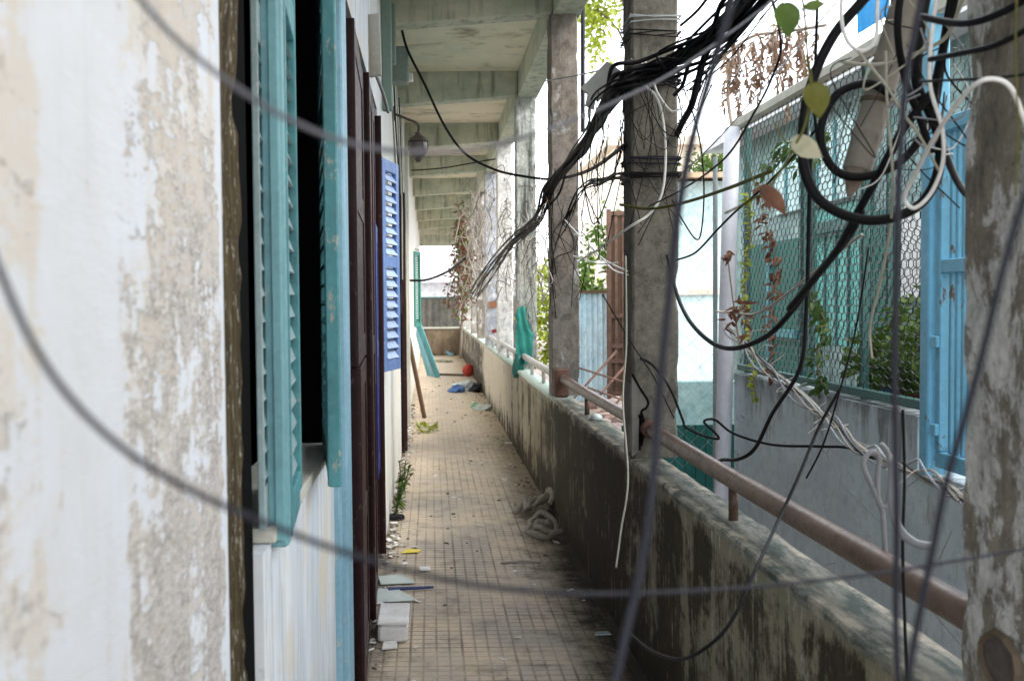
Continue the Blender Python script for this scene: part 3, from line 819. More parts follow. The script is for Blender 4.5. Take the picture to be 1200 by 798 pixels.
mb.box(XN, XN + .15, 4.62, 7.42, -.12, 1.06); mb.box(XN + .001, XN + .15, 1.2, 4.618, -.12, .82)
nw = mb.build('neighbour_wall', gm.m, base=(XN, 6, -.12)); tag(nw, 'grey streaked concrete wall of the neighbouring yard, below the netting', 'wall')

en = empty('netting_enclosure', (XN + .05, 6, 1.06), 'tall wire netting screen in a dark green frame on the grey wall', 'fence')
ZB, ZT = 1.115, 2.84
mb = MB(); mb.cbox(XN + .02, XN + .06, 4.63, 7.42, ZB - .03, ZB + .015, .004); mb.build('bottom_rail', K['meshgreen'], en)
mb = MB(); mb.cbox(XN - .01, XN + .07, 4.1, 7.5, ZT - .02, ZT + .04, .006); mb.build('top_rail', K['whitewood'], en)
for py_ in (7.38, 6.25, 5.38):
    mb = MB(); wd = .025 if py_ > 6 else .014
    mb.cbox(XN + .062, XN + .10, py_ - wd, py_ + wd, 1.065, ZT - .022, .004); mb.build('post', K['meshgreen'], en)
# hexagonal netting: one wire net
mb = MB()
cy, cz = .078, .058
def netpt(a, b):
    return Vector((XN + .035 + .02 * mnoise.noise(Vector((a * 1.3, b * 1.3, 0))), a + .012 * mnoise.noise(Vector((a * 5, b * 5, 3))), b + .005 * mnoise.noise(Vector((a * 5, b * 5, 8)))))
rows = int((ZT - ZB) / (cz * .75)); cols = int((7.38 - 4.64) / cy)
def seg(p, q, r=.0028):
    d = (q - p).normalized(); n = d.orthogonal().normalized(); b = d.cross(n)
    vs = []
    for c in (p, q):
        for k in range(3):
            a = 2 * math.pi * k / 3
            vs.append(c + (n * math.cos(a) + b * math.sin(a)) * r)
    mb.add(vs, [(0, 1, 4, 3), (1, 2, 5, 4), (2, 0, 3, 5)])
for j in range(rows):
    for i in range(cols + 1):
        y = 4.64 + i * cy + (cy / 2 if j % 2 else 0); z = ZB + j * cz * .75
        if y > 7.37: continue
        top = (y, z + cz * .5); 
        a = netpt(y, z + cz * .25); b = netpt(y, z + cz * .75)
        l_ = netpt(y - cy / 2, z + cz); r_ = netpt(min(y + cy / 2, 7.4), z + cz)
        seg(a, b)
        if z + cz < ZT: seg(b, l_); seg(b, r_)
mb.build('netting', K['wire'], en)
far_net = [v + Vector((.42 + .03 * mnoise.noise(v * .8), .03 * mnoise.noise(v * 2), .03)) for v in mb.v]; ff = list(mb.f)
mb = MB().add(far_net, ff); mb.build('back_netting', K['wire'], en)
for yy in (4.9, 6.0, 7.2):
    mb = MB(); mb.cbox(XN + .47, XN + .50, yy - .015, yy + .015, .94, ZT + .03, .003); mb.build('back_post', K['meshgreen'], en)

gt = empty('blue_gate', (XN, 4.2, .82), 'sky blue steel gate with upright bars beside the near pillar', 'gate')
mb = MB(); mb.cbox(XN - .03, XN + .06, 4.47, 4.545, .80, 3.2, .006); mb.build('post', K['cyan'], gt)
mb = MB(); mb.cbox(XN - .01, XN + .04, 3.2, 4.44, .86, .93, .004); mb.cbox(XN - .01, XN + .04, 3.2, 4.44, 1.70, 1.76, .004); mb.cbox(XN - .01, XN + .04, 3.2, 4.44, 2.30, 2.36, .004); mb.cbox(XN - .012, XN + .042, 4.40, 4.44, .932, 2.3, .004)
mb.build('gate_frame', K['cyan'], gt)
for k in range(16):
    mb = MB(); yy = 4.35 - .05 * k; mb.cbox(XN + .005, XN + .025, yy - .011, yy + .011, .932, 2.298, .003); mb.build('bar', K['cyan'], gt)
for z in (1.0, 1.38, 2.1):
    mb = MB(); mb.cbox(XN - .03, XN - .012, 4.40, 4.445, z, z + .05, .003); mb.build('hinge', K['cyan'], gt)

# house behind the netting
nh = empty('neighbour_house', (3.7, 9.5, -.12), 'teal fronted house seen through the wire netting', 'house')
mb = MB(); mb.box(3.7, 3.9, 6.2, 8.75, -.12, 3.4); mb.box(3.7, 3.9, 8.75, 9.95, -.12, 1.15); mb.box(3.7, 3.9, 8.75, 9.95, 2.45, 3.4); mb.box(3.7, 3.9, 9.95, 12.6, -.12, 3.4)
mb.build('wall', concrete_mat('dim green grey render', (.17, .28, .27), (.34, .45, .44), (.05, .07, .07), .7), nh)
mb = MB(); mb.box(3.72, 3.78, 8.755, 9.945, 1.155, 2.445); mb.build('window_panel', K['teal2'], nh)
mb = MB(); mb.box(3.66, 3.698, 8.9, 10.9, 2.48, 3.2); mb.build('window_panel', K['aqua2'], nh)
mb = MB(); mb.box(3.66, 3.698, 7.55, 7.98, 1.58, 2.3); mb.build('window_panel', K['white_wall'], nh)
mb = MB(); mb.box(3.64, 3.695, 8.55, 8.7, .2, 3.1); mb.box(3.64, 3.695, 10.0, 10.12, .2, 2.47); mb.box(3.64, 3.695, 8.702, 9.998, 2.20, 2.3); mb.build('window_frame', K['meshgreen'], nh)
mb = MB(); mb.box(3.4, 4.3, 6.0, 12.8, 3.405, 3.5); mb.build('roof', K['tile_pale'], nh)
for k in range(5):
    mb = MB(); yy = 8.82 + k * .27; mb.box(3.70, 3.719, yy, yy + .025, 1.16, 2.2); mb.build('batten', K['meshgreen'], nh)
for k in range(4):
    mb = MB(); yy = 9.25 + k * .42; mb.box(3.64, 3.659, yy, yy + .05, 2.49, 3.19); mb.build('batten', K['teal'], nh)
mb = MB(); mb.box(3.65, 3.699, 8.02, 8.5, .2, 2.3); mb.build('door', K['dkgreen'], nh)
mb = MB(); mb.box(3.66, 3.699, 10.2, 11.9, .2, 2.2); mb.build('door', K['dkgreen'], nh)
mb = MB(); mb.box(3.62, 3.659, 10.98, 11.06, .2, 2.2); mb.box(3.62, 3.659, 10.2, 10.97, 1.2, 1.28); mb.build('door_frame', K['teal'], nh)
# second netting layer at the back left of the enclosure
# pots on a ledge behind the netting
mb = MB(); mb.box(2.36, 3.3, 4.9, 7.3, -.12, .93); tag(mb.build('ledge', K['greywall']), 'raised grey ledge behind the netting carrying the pots', 'ledge')
pots = [(2.52, 5.72, K['potbrown'], 'clay brown plant pot behind the netting'), (2.52, 5.50, K['potblue'], 'blue plant pot behind the netting'),
        (2.52, 5.26, K['potred'], 'dark red plant pot behind the netting'), (2.52, 5.05, K['potpurple'], 'violet plant pot behind the netting')]
def bush(mb, c, r, n, L, W):
    for _ in range(n):
        while True:
            d = Vector((rnd(-1, 1), rnd(-1, 1), rnd(-1, 1)))
            if .15 < d.length < 1: break
        q = Vector((d.x * r[0], d.y * r[1], d.z * r[2]))
        if mnoise.noise(q * 5 + Vector(c)) < -.12: continue
        mb.quadleaf(Vector(c) + q, L * rnd(.6, 1.3), W * rnd(.6, 1.3))
for k, (x, y, m, lb) in enumerate(pots):
    root = empty('potted_plant', (x, y, .93), lb.replace('plant pot', 'pot with a leafy plant'), 'potted plant', 'pots behind the netting')
    mb = MB(); mb.lathe((x, y, .932), [(.06, 0), (.085, .15), (.095, .17), (.09, .19), (.07, .18)], 16); mb.build('pot', m, root, smooth=True)
    random.seed(40 + k)
    h = (.26, .12, .30, .42)[k]
    mb = MB()
    for _ in range(6):
        mb.tube([(x, y, 1.1), (x + rnd(-.08, .08), y + rnd(-.1, .1), 1.1 + h * .6), (x + rnd(-.15, .15), y + rnd(-.2, .2), 1.1 + h)], .004, 5, 3)
    mb.build('stem', K['twig'], root)
    mb = MB(); bush(mb, (x, y, 1.12 + h * .5), (.2, .22, h * .65), 420, .07, .04); mb.build('foliage', K['leaf'], root)
random.seed(50)
mb = MB(); bush(mb, (2.75, 5.5, 1.25), (.28, .75, .42), 2400, .075, .04)
root = empty('shrub', (2.85, 5.45, .93), 'dense leafy shrub behind the row of pots', 'shrub'); mb.build('foliage', K['leaf'], root)
mb = MB(); mb.tube([(2.85, 5.45, .93), (2.85, 5.45, 1.3)], .02); mb.build('stem', K['bark'], root)
# climbing yellow green vine on the netting
random.seed(12)
root = empty('climbing_vine', P(888, 440, 7.0), 'yellow green climbing vine on the left edge of the netting', 'vine')
vp = [P(896, 470, 6.85), P(890, 400, 6.9), P(884, 330, 6.95), P(890, 270, 6.9), P(886, 230, 6.9)]
vp = [v + Vector((-.06, 0, 0)) for v in vp]
mb = MB(); mb.tube(vp, .005, 5); mb.build('stem', K['twig'], root)
mb = MB()
for v in spline(vp, 14):
    for _ in range(2):
        d = Vector((rnd(-1, .3), rnd(-1, 1), rnd(-.6, .6)))
        mb.leaf(v, d, (0, -1, 1), rnd(.03, .06), rnd(.018, .034))
mb.build('leaves', K['leafyel'], root)
for k_, (lb_, mt_, pts_) in enumerate([('dead brown vine climbing the left part of the netting', 'leafrust', [(915, 440, 6.5), (912, 380, 6.5), (920, 320, 6.5), (908, 270, 6.5), (900, 215, 6.6)]),
        ('dark green vine scrambling over the middle of the netting', 'leafdark', [(975, 455, 5.6), (968, 420, 5.6), (978, 380, 5.6), (962, 350, 5.6)]),
        ('thin dark creeper high on the netting behind the coils', 'leafdark', [(905, 200, 6.6), (930, 175, 6.2), (950, 190, 5.9), (980, 160, 5.6)])]):
    root = empty('netting_vine', P(*pts_[0]), lb_, 'vine')
    vp = [P(*p_) + Vector((-.05, 0, 0)) for p_ in pts_]
    mb = MB(); mb.tube(vp, .004, 5); mb.build('stem', K['twig'], root)
    mb = MB()
    for v in spline(vp, 16):
        for _ in range(2): mb.leaf(v + Vector((0, rnd(-.1, .1), rnd(-.05, .05))), (rnd(-1, .3), rnd(-1, 1), rnd(-1, .4)), (0, -1, 1), rnd(.03, .07), rnd(.015, .035), .4, .4)
    mb.build('leaves', K[mt_], root)
# lilac pipe post
mb = MB(); mb.tube([P(845, 640, 7.2), P(848, 500, 7.25), P(858, 150, 7.3)], .055, 18, 2)
tag(mb.build('pipe_post', K['lilac'], smooth=True), 'pale lilac grey pipe post standing at the left end of the netting', 'post')
# chain link fence
cf = empty('chain_link_fence', (1.9, 7.6, -.1), 'galvanised chain link fence in front of the aqua wall', 'fence')
mb = MB()
x0, x1, z0, z1 = 1.5, 2.12, .35, 2.62
dd = .062
i = 0
def seg2(p, q): seg(Vector(p), Vector(q), .0013)
nx, nz = int((x1 - x0) / dd), int((z1 - z0) / dd)
for i in range(nx):
    for j in range(nz):
        if (i + j) % 2 == 0:
            seg2((x0 + i * dd, 7.6, z0 + j * dd), (x0 + (i + 1) * dd, 7.604, z0 + (j + 1) * dd))
        else:
            seg2((x0 + i * dd, 7.604, z0 + (j + 1) * dd), (x0 + (i + 1) * dd, 7.6, z0 + j * dd))
mb.build('netting', K['galv'], cf)
for xx in (x0, x1):
    mb = MB(); mb.tube([(xx, 7.63, -.12), (xx, 7.63, 2.65)], .018, 8, 1); mb.build('post', K['galv'], cf)

# aqua house and low walls beyond the fence
ah = empty('aqua_house', (4.2, 14.2, -.12), 'aqua rendered house with a clay tiled roof beyond the chain link fence', 'house')
mb = MB(); mb.box(3.35, 7.2, 14, 16, -.12, 3.2); mb.build('wall', K['aqua2'], ah)
mb = MB(); mb.box(3.3, 7.3, 13.96, 13.998, 1.66, 1.74); mb.build('wall_band', K['cream_wall'], ah)
mb = MB(); mb.add([(3.2, 13.7, 3.22), (7.4, 13.7, 3.22), (7.4, 16, 3.36), (3.2, 16, 3.36), (3.2, 13.7, 3.29), (7.4, 13.7, 3.29), (7.4, 16, 3.44), (3.2, 16, 3.44)], [(0, 3, 2, 1), (4, 5, 6, 7), (0, 1, 5, 4), (0, 4, 7, 3), (1, 2, 6, 5), (2, 3, 7, 6)])
mb.build('roof', K['tile'], ah)
mb = MB(); mb.box(2.3, 4.4, 10.9, 11.1, -.12, .72); tag(mb.build('aqua_wall', K['aqua']), 'low aqua wall between the chain link fence and the aqua house', 'wall')
mb = MB()
for k in range(14): mb.cbox(1.55 + k * .085, 1.55 + k * .085 + .08, 8.3, 8.34, -.12, .58, .004)
mb.box(1.55, 2.74, 8.342, 8.36, .3, .36)
tag(mb.build('hoarding', K['dkgreen']), 'dark green hoarding standing low behind the lilac post', 'hoarding')

# left of the second pillar: pale blue sheets, iron gate, tree, far houses
def corrugated(x0, x1, y, z0, z1, pitch, amp, name, mat, label, cat, cap=None):
    mb = MB(); n = int((x1 - x0) / pitch * 6); vs, fs = [], []
    for t in (0, .006):
        for i in range(n + 1):
            x = x0 + (x1 - x0) * i / n; yy = y + amp * math.sin(2 * math.pi * (x - x0) / pitch) + t
            vs += [(x, yy, z0), (x, yy, z1)]
    m2 = 2 * (n + 1)
    for i in range(n):
        a = 2 * i
        fs.append((a, a + 2, a + 3, a + 1)); fs.append((m2 + a, m2 + a + 1, m2 + a + 3, m2 + a + 2)); fs.append((a + 1, a + 3, m2 + a + 3, m2 + a + 1))
    mb.add(vs, fs)
    root = empty(name, ((x0 + x1) / 2, y, z0), label, cat)
    mb.build('sheet', mat, root)
    mb = MB(); mb.box(x0, x1, y - .05, y + .06, z1 + .002, z1 + .05); mb.build('top_rail', cap or K['wood'], root)
    return root
corrugated(2.3, 3.02, 17.5, -.12, 1.72, .09, .018, 'corrugated_fence', K['corrblue'], 'pale blue corrugated sheet fence behind the tan pillar', 'fence')
ig = empty('iron_gate', (3.4, 17, -.12), 'tall rusty brown iron gate behind the wire wrapped pillar', 'gate')
mb = MB(); mb.cbox(2.93, 3.0, 17, 17.06, -.1, 3.1, .004); mb.cbox(3.9, 3.97, 17, 17.06, -.1, 3.1, .004)
for z in (.0, .55, .8, 1.3, 3.0): mb.cbox(3.0, 3.9, 17.005, 17.055, z, z + .07, .004)
mb.build('gate_frame', K['rust'], ig)
for k in range(7):
    mb = MB(); x = 3.06 + k * .12; mb.cbox(x, x + .05, 17.02, 17.05, .07, 2.99, .003); mb.build('bar', K['rust'], ig)
mb = MB(); mb.box(3.0, 3.9, 17.06, 17.07, .0, 3.0); mb.build('back_sheet', K['wood'], ig)
# rusted lattice leaning near the gate
lt = empty('rebar_lattice', (2.7, 14, -.12), 'rusty rebar lattice leaning over pinkish rubble', 'lattice')
for k in range(3):
    mb = MB(); mb.tube([P(664 + k * 26, 476 + k * 2, 13.5), P(722 + k * 20, 412 + k * 6, 14.2)], .018, 6, 1); mb.build('bar', K['rust'], lt)
for k in range(2):
    mb = MB(); mb.tube([P(675 + k * 14, 430 + 24 * k, 13.6), P(745 + k * 10, 452 + 26 * k, 13.9)], .013, 6, 1); mb.build('bar', K['rust'], lt)
mb = MB()
random.seed(5)
for _ in range(260):
    x, y = rnd(2.1, 3.6), rnd(11.5, 15); s = rnd(.03, .11)
    mb.obox((x, y, -.1 + s * .4 + rnd(0, .25) * max(0, 1 - abs(x - 2.8))), (s, s * rnd(-.4, .4), rnd(-.3, .3) * s), (s * rnd(-.4, .4), s * .8, rnd(-.3, .3) * s), (0, rnd(-.2, .2) * s, s * .5))
tag(mb.build('rubble', concrete_mat('pinkish rubble', (.48, .34, .30), (.40, .32, .28), (.25, .2, .18), .5, 4, 4, 4)), kind='stuff')

def tree(name, label, base, trunk_h, crowns, mat, n, L, W, seed, group='trees beyond the yard'):
    random.seed(seed)
    root = empty(name, base, label, 'tree', group)
    b = Vector(base)
    mb = MB(); mb.tube([b, b + Vector((rnd(-.1, .1), 0, trunk_h * .5)), b + Vector((rnd(-.2, .2), 0, trunk_h))], .12, 8, 4, .05)
    for c, r in crowns:
        mb.tube([b + Vector((0, 0, trunk_h * .7)), (b + Vector((0, 0, trunk_h)) + Vector(c)) / 2 + Vector((0, 0, .2)), Vector(c)], .05, 6, 4, .015)
    mb.build('trunk', K['bark'], root)
    mb = MB()
    for c, r in crowns:
        for _ in range(n):
            d = Vector((random.gauss(0, .45), random.gauss(0, .45), random.gauss(0, .45)))
            if d.length > 1.15: continue
            q = Vector((d.x * r[0], d.y * r[1], d.z * r[2])) + Vector(c)
            if mnoise.noise(q * 2.3) < -.05: continue
            mb.quadleaf(q, L * rnd(.6, 1.4), W * rnd(.6, 1.4))
    mb.build('crown', mat, root)
tree('broadleaf_tree', 'bright green tree seen between the tan and the wire wrapped pillar', (4.3, 23, -.12), 1.8, [((3.7, 22.6, 2.2), (.8, .8, 1.0)), ((4.5, 23, 3.0), (1.0, .8, .9)), ((3.5, 22.5, 1.2), (.8, .7, .8))], K['leaf'], 1500, .17, .09, 21)
tree('broadleaf_tree', 'bright green tree seen between the black moulded and the tan pillar', (3.4, 27, -.12), 1.5, [((3.05, 26.5, 1.5), (.8, .7, 1.1)), ((3.1, 26.5, .4), (.7, .7, .8)), ((3.6, 27, 2.2), (.9, .8, .7))], K['leafyel'], 1300, .17, .09, 22)
tree('broadleaf_tree', 'green tree hanging high against the white sky beside the wire wrapped pillar', (5.9, 27, -.12), 7.0, [((4.35, 26.5, 9.0), (.45, .6, 1.6)), ((5.4, 27, 9.8), (1.2, 1, 1.2)), ((4.4, 26.5, 10.6), (.7, .7, .9))], K['leafyel'], 1100, .2, .1, 23)
tree('broadleaf_tree', 'small green tree behind the clay tiled roof', (5.4, 17.5, -.12), 3.0, [((4.8, 17.3, 3.85), (.5, .5, .35)), ((5.6, 17.5, 4.0), (.6, .5, .4))], K['leaf'], 700, .12, .06, 24)
def block_house(name, label, x0, x1, y, y1, h, mat, roof, rows, cols, seed):
    root = empty(name, ((x0 + x1) / 2, y, -.12), label, 'house')
    mb = MB(); mb.box(x0, x1, y, y1, -.12, h); mb.build('wall', mat, root)
    mb = MB(); mb.box(x0 - .3, x1 + .3, y - .4, y1 + .3, h + .002, h + .25); mb.build('roof', roof, root)
    for i in range(cols):
        for j in range(rows):
            x = x0 + (x1 - x0) * (i + .5) / cols; z = 1 + j * 3.0
            if z + 1.4 > h: continue
            mb = MB(); mb.box(x - .5, x + .5, y - .05, y - .002, z, z + 1.3); o = mb.build('window', K['greymetal'], root)
            mb = MB(); mb.box(x - .43, x + .43, y - .06, y - .052, z + .07, z + 1.23); mb.build('pane', K['lampglass'], o)
block_house('cream_house', 'cream block house rising behind the iron gate', 5.6, 9.5, 31, 38, 6.2, K['cream_wall'], K['cream_wall'], 2, 2, 1)
block_house('white_house', 'white house with pale roof beyond the end wall', -2.0, 5.0, 44, 52, 2.95, K['white_wall'], K['tile_pale'], 1, 4, 2)
corrugated(-2.2, 3.0, 34.5, -.12, 1.72, .22, .03, 'dark_fence', K['corr'], 'dark corrugated fence just beyond the low end wall', 'fence', K['meshgreen'])
mb = MB(); 
for k in range(12): mb.add([(-2.2 + k * .5, 39, 2.35), (-1.72 + k * .5, 39, 2.35), (-1.72 + k * .5, 41, 3.0), (-2.2 + k * .5, 41, 3.0), (-1.95 + k * .5, 39, 2.44), (-1.95 + k * .5, 41, 3.09)], [(0, 4, 5, 3), (4, 1, 2, 5)])
mb.box(-2.0, 3.6, 39.2, 40.8, -.12, 2.34)
tag(mb.build('shed', K['tile_pale']), 'low shed with a ridged pale roof behind the dark fence', 'shed')
block_house('sky_blocker_house', 'added unseen pale house that keeps sky light off the near wall', 3.6, 8.0, -7, 2.6, 5.6, K['cream_wall'], K['tile_pale'], 1, 1, 5)  # added out of view to cut the sky light on the near wall
# bright blue tarpaulin high behind the cables
mb = MB()
a, b, c, d = P(1004, -30, 6.0), P(1045, -30, 5.8), P(1042, 18, 5.8), P(1006, 40, 6.0)
vs, fs = [], []
for i in range(7):
    for j in range(7):
        u, v = i / 6, j / 6
        p = (a * (1 - u) + b * u) * (1 - v) + (d * (1 - u) + c * u) * v
        vs.append(p + Vector((0, .02 * math.sin(u * 9), 0)))
for i in range(6):
    for j in range(6): fs.append((i * 7 + j, i * 7 + j + 1, i * 7 + 8 + j, i * 7 + 7 + j))
n = len(vs); mb.add(vs + [v + Vector((0, .012, 0)) for v in vs], fs + [tuple(n + i for i in reversed(f)) for f in fs])
tag(mb.build('tarpaulin', K['skyblue']), 'bright blue tarpaulin scrap hanging high behind the cable coils', 'tarpaulin')

# ------------------------------------------------------------------ things on the left wall
lamp = empty('wall_lantern', P(490, 172, 9.4), 'round sooty lantern hanging from a bracket on the left wall', 'lamp')
c = P(490, 172, 9.4)
mb = MB(); mb.lathe(c, [(.025, -.10), (.062, -.085), (.083, -.03), (.083, .03), (.075, .045)], 20); mb.build('lamp_glass', K['lampglass'], lamp, smooth=True)
mb = MB(); mb.lathe(c, [(.093, .046), (.085, .062), (.06, .085), (.028, .105), (.028, .125), (.012, .13)], 20); mb.lathe(c, [(.02, -.14), (.036, -.11), (.03, -.105)], 12)
for k in range(6):
    a = k * math.pi / 3
    mb.tube([c + Vector((.085 * math.cos(a), .085 * math.sin(a), .046)), c + Vector((.087 * math.cos(a), .087 * math.sin(a), -.03)), c + Vector((.035 * math.cos(a), .035 * math.sin(a), -.102))], .004, 5, 3)
mb.build('lamp_cage', K['lampiron'], lamp)
mb = MB(); mb.tube([Vector((XW, c.y, c.z + .3)), Vector((XW + .1, c.y, c.z + .26)), c + Vector((0, 0, .2)), c + Vector((0, 0, .12))], .012, 8, 4)
mb.box(XW, XW + .015, c.y - .04, c.y + .04, c.z + .24, c.z + .36); mb.build('lamp_arm', K['lampiron'], lamp)
mb = MB(); mb.cbox(XW + .002, XW + .17, 7.9, 8.1, P(467, 98, 8).z, P(467, 58, 8).z, .012)
mx = mb.build('meter_box', K['meter']); tag(mx, 'green grey meter box fixed high on the left wall', 'meter box')
mb = MB(); z = P(480, 92, 8.2).z; mb.cbox(XW + .002, XW + .20, 8.20, 8.26, z - .02, z + .015, .004); mb.cbox(XW + .13, XW + .20, 8.14, 8.199, z - .03, z + .03, .006)
tag(mb.build('cable_bracket', K['foam']), 'white cable bracket sticking out of the wall under the meter box', 'bracket')
mb = MB(); mb.cbox(XW + .005, XW + .075, 7.0, 7.06, 2.9, ZS - .002, .008)
tag(mb.build('green_pipe', K['pgreen']), 'pale green upright pipe beside the meter box at the ceiling', 'pipe')
mb = MB(); mb.cbox(XW + .003, XW + .09, 7.35, 7.45, 3.30, 3.72, .008)
tag(mb.build('cable_trunking', K['meter']), 'narrow green trunking box behind the pale green pipe', 'trunking')
random.seed(77)
for k in range(7):
    y0 = 8.3 + k * .55; x = XW + .012 + .008 * (k % 3)
    mb = MB(); q = [(x, y0 + rnd(-.2, .2), ZS - .3), (x + .005, y0 + .3, 3.3 + rnd(-.1, .1)), (x + rnd(0, .02), y0 + .9 + rnd(-.1, .3), 2.7), (x, y0 + 1.3 + rnd(0, .5), 1.9), (x, y0 + 1.4 + rnd(0, .5), 1.2 + rnd(-.3, .3))]
    mb.tube(q, .007, 6, 5)
    tag(mb.build('wall_cable', K[('twig', 'black', 'whitewood')[k % 3]]), 'thin cable running down the left wall behind the lantern', 'cable', 'cables clipped to the left wall')
# leaning boards and stick
def plank(name, a, b, wdt, t, mat, label, group=None, face=(.85, -.5, 0)):
    a, b = Vector(a), Vector(b); d = (b - a); L = d.length; d.normalize(); s = Vector(face); s = (s - d * s.dot(d)).normalized(); n = d.cross(s)
    mb = MB(); mb.obox((a + b) / 2, d * (L / 2), s * (wdt / 2), n * (t / 2)); return tag(mb.build(name, mat, base=a, bevel=.004), label, 'board', group)
plank('leaning_board', (.14, 21.6, 0), (-.29, 21.7, 1.22), .13, .03, K['teal'], 'front teal board leaning on the far left wall', 'teal boards leaning on the far wall')
plank('leaning_board', (.05, 21.85, 0), (-.29, 22.0, 1.16), .12, .03, K['ltblue'], 'lighter blue board leaning behind the teal board', 'teal boards leaning on the far wall')
plank('leaning_board', (-.03, 22.1, 0), (-.30, 22.3, 1.0), .12, .03, K['tealpale'], 'palest short board leaning behind the two blue boards', 'teal boards leaning on the far wall')
plank('leaning_stick', (-.10, 14.1, 0), (-.305, 13.9, 1.12), .05, .04, K['wood'], 'brown wooden stick leaning on the left wall', None)

# ------------------------------------------------------------------ litter on the floor
def gp(px, py):
    """floor point seen at a pixel"""
    d = cam_rot @ Vector(((px - 505) / 1200, (399 - py) / 1200, -1)); t = -CAM.z / d.z
    return CAM + d * t
bx = empty('foam_box', gp(458, 752), 'white foam box lid on the floor by the maroon doors', 'box')
a = gp(435, 754); a2 = gp(478, 754); yb0 = a.y
mb = MB(); mb.cbox(-.265, a2.x, yb0, yb0 + .30, 0.002, .082, .012); mb.build('box_body', K['foam'], bx)
mb = MB(); mb.cbox(-.268, a2.x + .004, yb0 - .004, yb0 + .304, .084, .104, .006); mb.build('box_rim', K['foam'], bx)
def flat(name, px, py, pts, h, mat, label, cat, tilt=(0, 0), group=None, sc=1):
    """thin bent scrap lying on the floor, outline in metres"""
    c = gp(px, py); n = len(pts); vs = []
    for k in (0, 1):
        for x, y in pts: vs.append(c + Vector((x * sc, y * sc, .004 + h * k + tilt[0] * x * sc + tilt[1] * y * sc + .006 * abs(math.sin(x * 40)))))
    mb = MB().add(vs, [tuple(range(n - 1, -1, -1)), tuple(range(n, 2 * n))] + [(i, (i + 1) % n, n + (i + 1) % n, n + i) for i in range(n)])
    return tag(mb.build(name, mat), label, cat, group)
flat('acrylic_sheet', 467, 685, [(-.10, -.02), (.10, .0), (.02, .16), (-.12, .12)], .003, K['glass'], 'pale pointed acrylic shard farthest behind the foam box', 'shard', (.0, .05))
flat('acrylic_sheet', 466, 703, [(-.12, -.05), (.11, -.04), (.0, .14), (-.13, .15)], .003, K['glass'], 'pale acrylic shard touching the back of the foam box', 'shard', (.02, .10))
a, b = gp(455, 695), gp(508, 691)
mb = MB(); mb.tube([a + Vector((0, 0, .022)), b + Vector((0, 0, .016))], .012, 8, 1, .007)
tag(mb.build('plastic_stick', K['navy']), 'navy blue plastic stick lying across the floor behind the foam box', 'stick')
flat('paper_scrap', 481, 648, [(-.06, -.03), (.05, -.02), (.07, .06), (-.02, .08)], .002, K['yellow'], 'yellow paper scrap on the left side of the floor', 'paper')
flat('paper_scrap', 498, 668, [(-.03, -.05), (.035, -.04), (.03, .05), (-.035, .04)], .002, K['paper'], 'small printed white paper scrap right of the yellow scrap', 'paper')
flat('plastic_card', 457, 760, [(-.035, -.03), (.035, -.02), (.03, .05), (-.03, .04)], .008, K['paper'], 'white card with dark edge in front of the foam box', 'card', (.0, .12))
a, b = gp(587, 661), gp(634, 660)
mb = MB(); mb.tube([a + Vector((0, 0, .008)), (a + b) / 2 + Vector((0, .02, .012)), b + Vector((0, 0, .006))], .007, 7, 3); mb.tube([a + Vector((.01, .03, .008)), (a + b) / 2 + Vector((-.02, 0, .01))], .006, 7, 1)
tag(mb.build('dry_stick', K['twigpale']), 'broken pale stick lying in the middle of the floor', 'stick')
flat('sandal', 463, 609, [(-.05, -.03), (.04, -.04), (.07, .0), (.05, .05), (-.04, .04)], .025, K['ragdark'], 'black sandal lying at the foot of the left wall', 'sandal')
flat('glass_piece', 706, 745, [(-.04, -.02), (.04, -.015), (.03, .03), (-.03, .02)], .006, K['glass'], 'small glassy piece in the dark corner by the parapet', 'shard')
flat('paper_scrap', 597, 520, [(-.05, -.08), (.06, -.06), (.05, .06), (-.05, .06)], .004, K['paper'], 'white scrap by the parapet foot beyond the rags', 'paper')
def rag(name, c, r, mat, label, cat, seed, squash=.45, folds=5, group=None):
    """crumpled cloth heap"""
    random.seed(seed); mb = MB(); nu, nv = 34, 16; vs, fs = [], []
    for j in range(nv + 1):
        ph = j / nv * math.pi / 2
        for i in range(nu):
            th = 2 * math.pi * i / nu
            q = Vector((math.cos(th) * math.cos(ph), math.sin(th) * math.cos(ph), math.sin(ph)))
            k = 1 + .35 * mnoise.noise(q * 1.6 + Vector((seed, 0, 0))) + .14 * math.sin(folds * th + 5 * ph + seed) * math.cos(ph) + .22 * mnoise.noise(q * 4.5 + Vector((0, seed, 0)))
            vs.append(Vector(c) + Vector((q.x * r[0] * k, q.y * r[1] * k, max(.002, q.z * r[2] * k + .012 * math.sin(9 * th)))))
    for j in range(nv):
        for i in range(nu): fs.append((j * nu + i, j * nu + (i + 1) % nu, j * nu + nu + (i + 1) % nu, j * nu + nu + i))
    fs.append(tuple(range(nu - 1, -1, -1)))
    mb.add(vs, fs)
    return tag(mb.build(name, mat, smooth=True), label, cat, group)
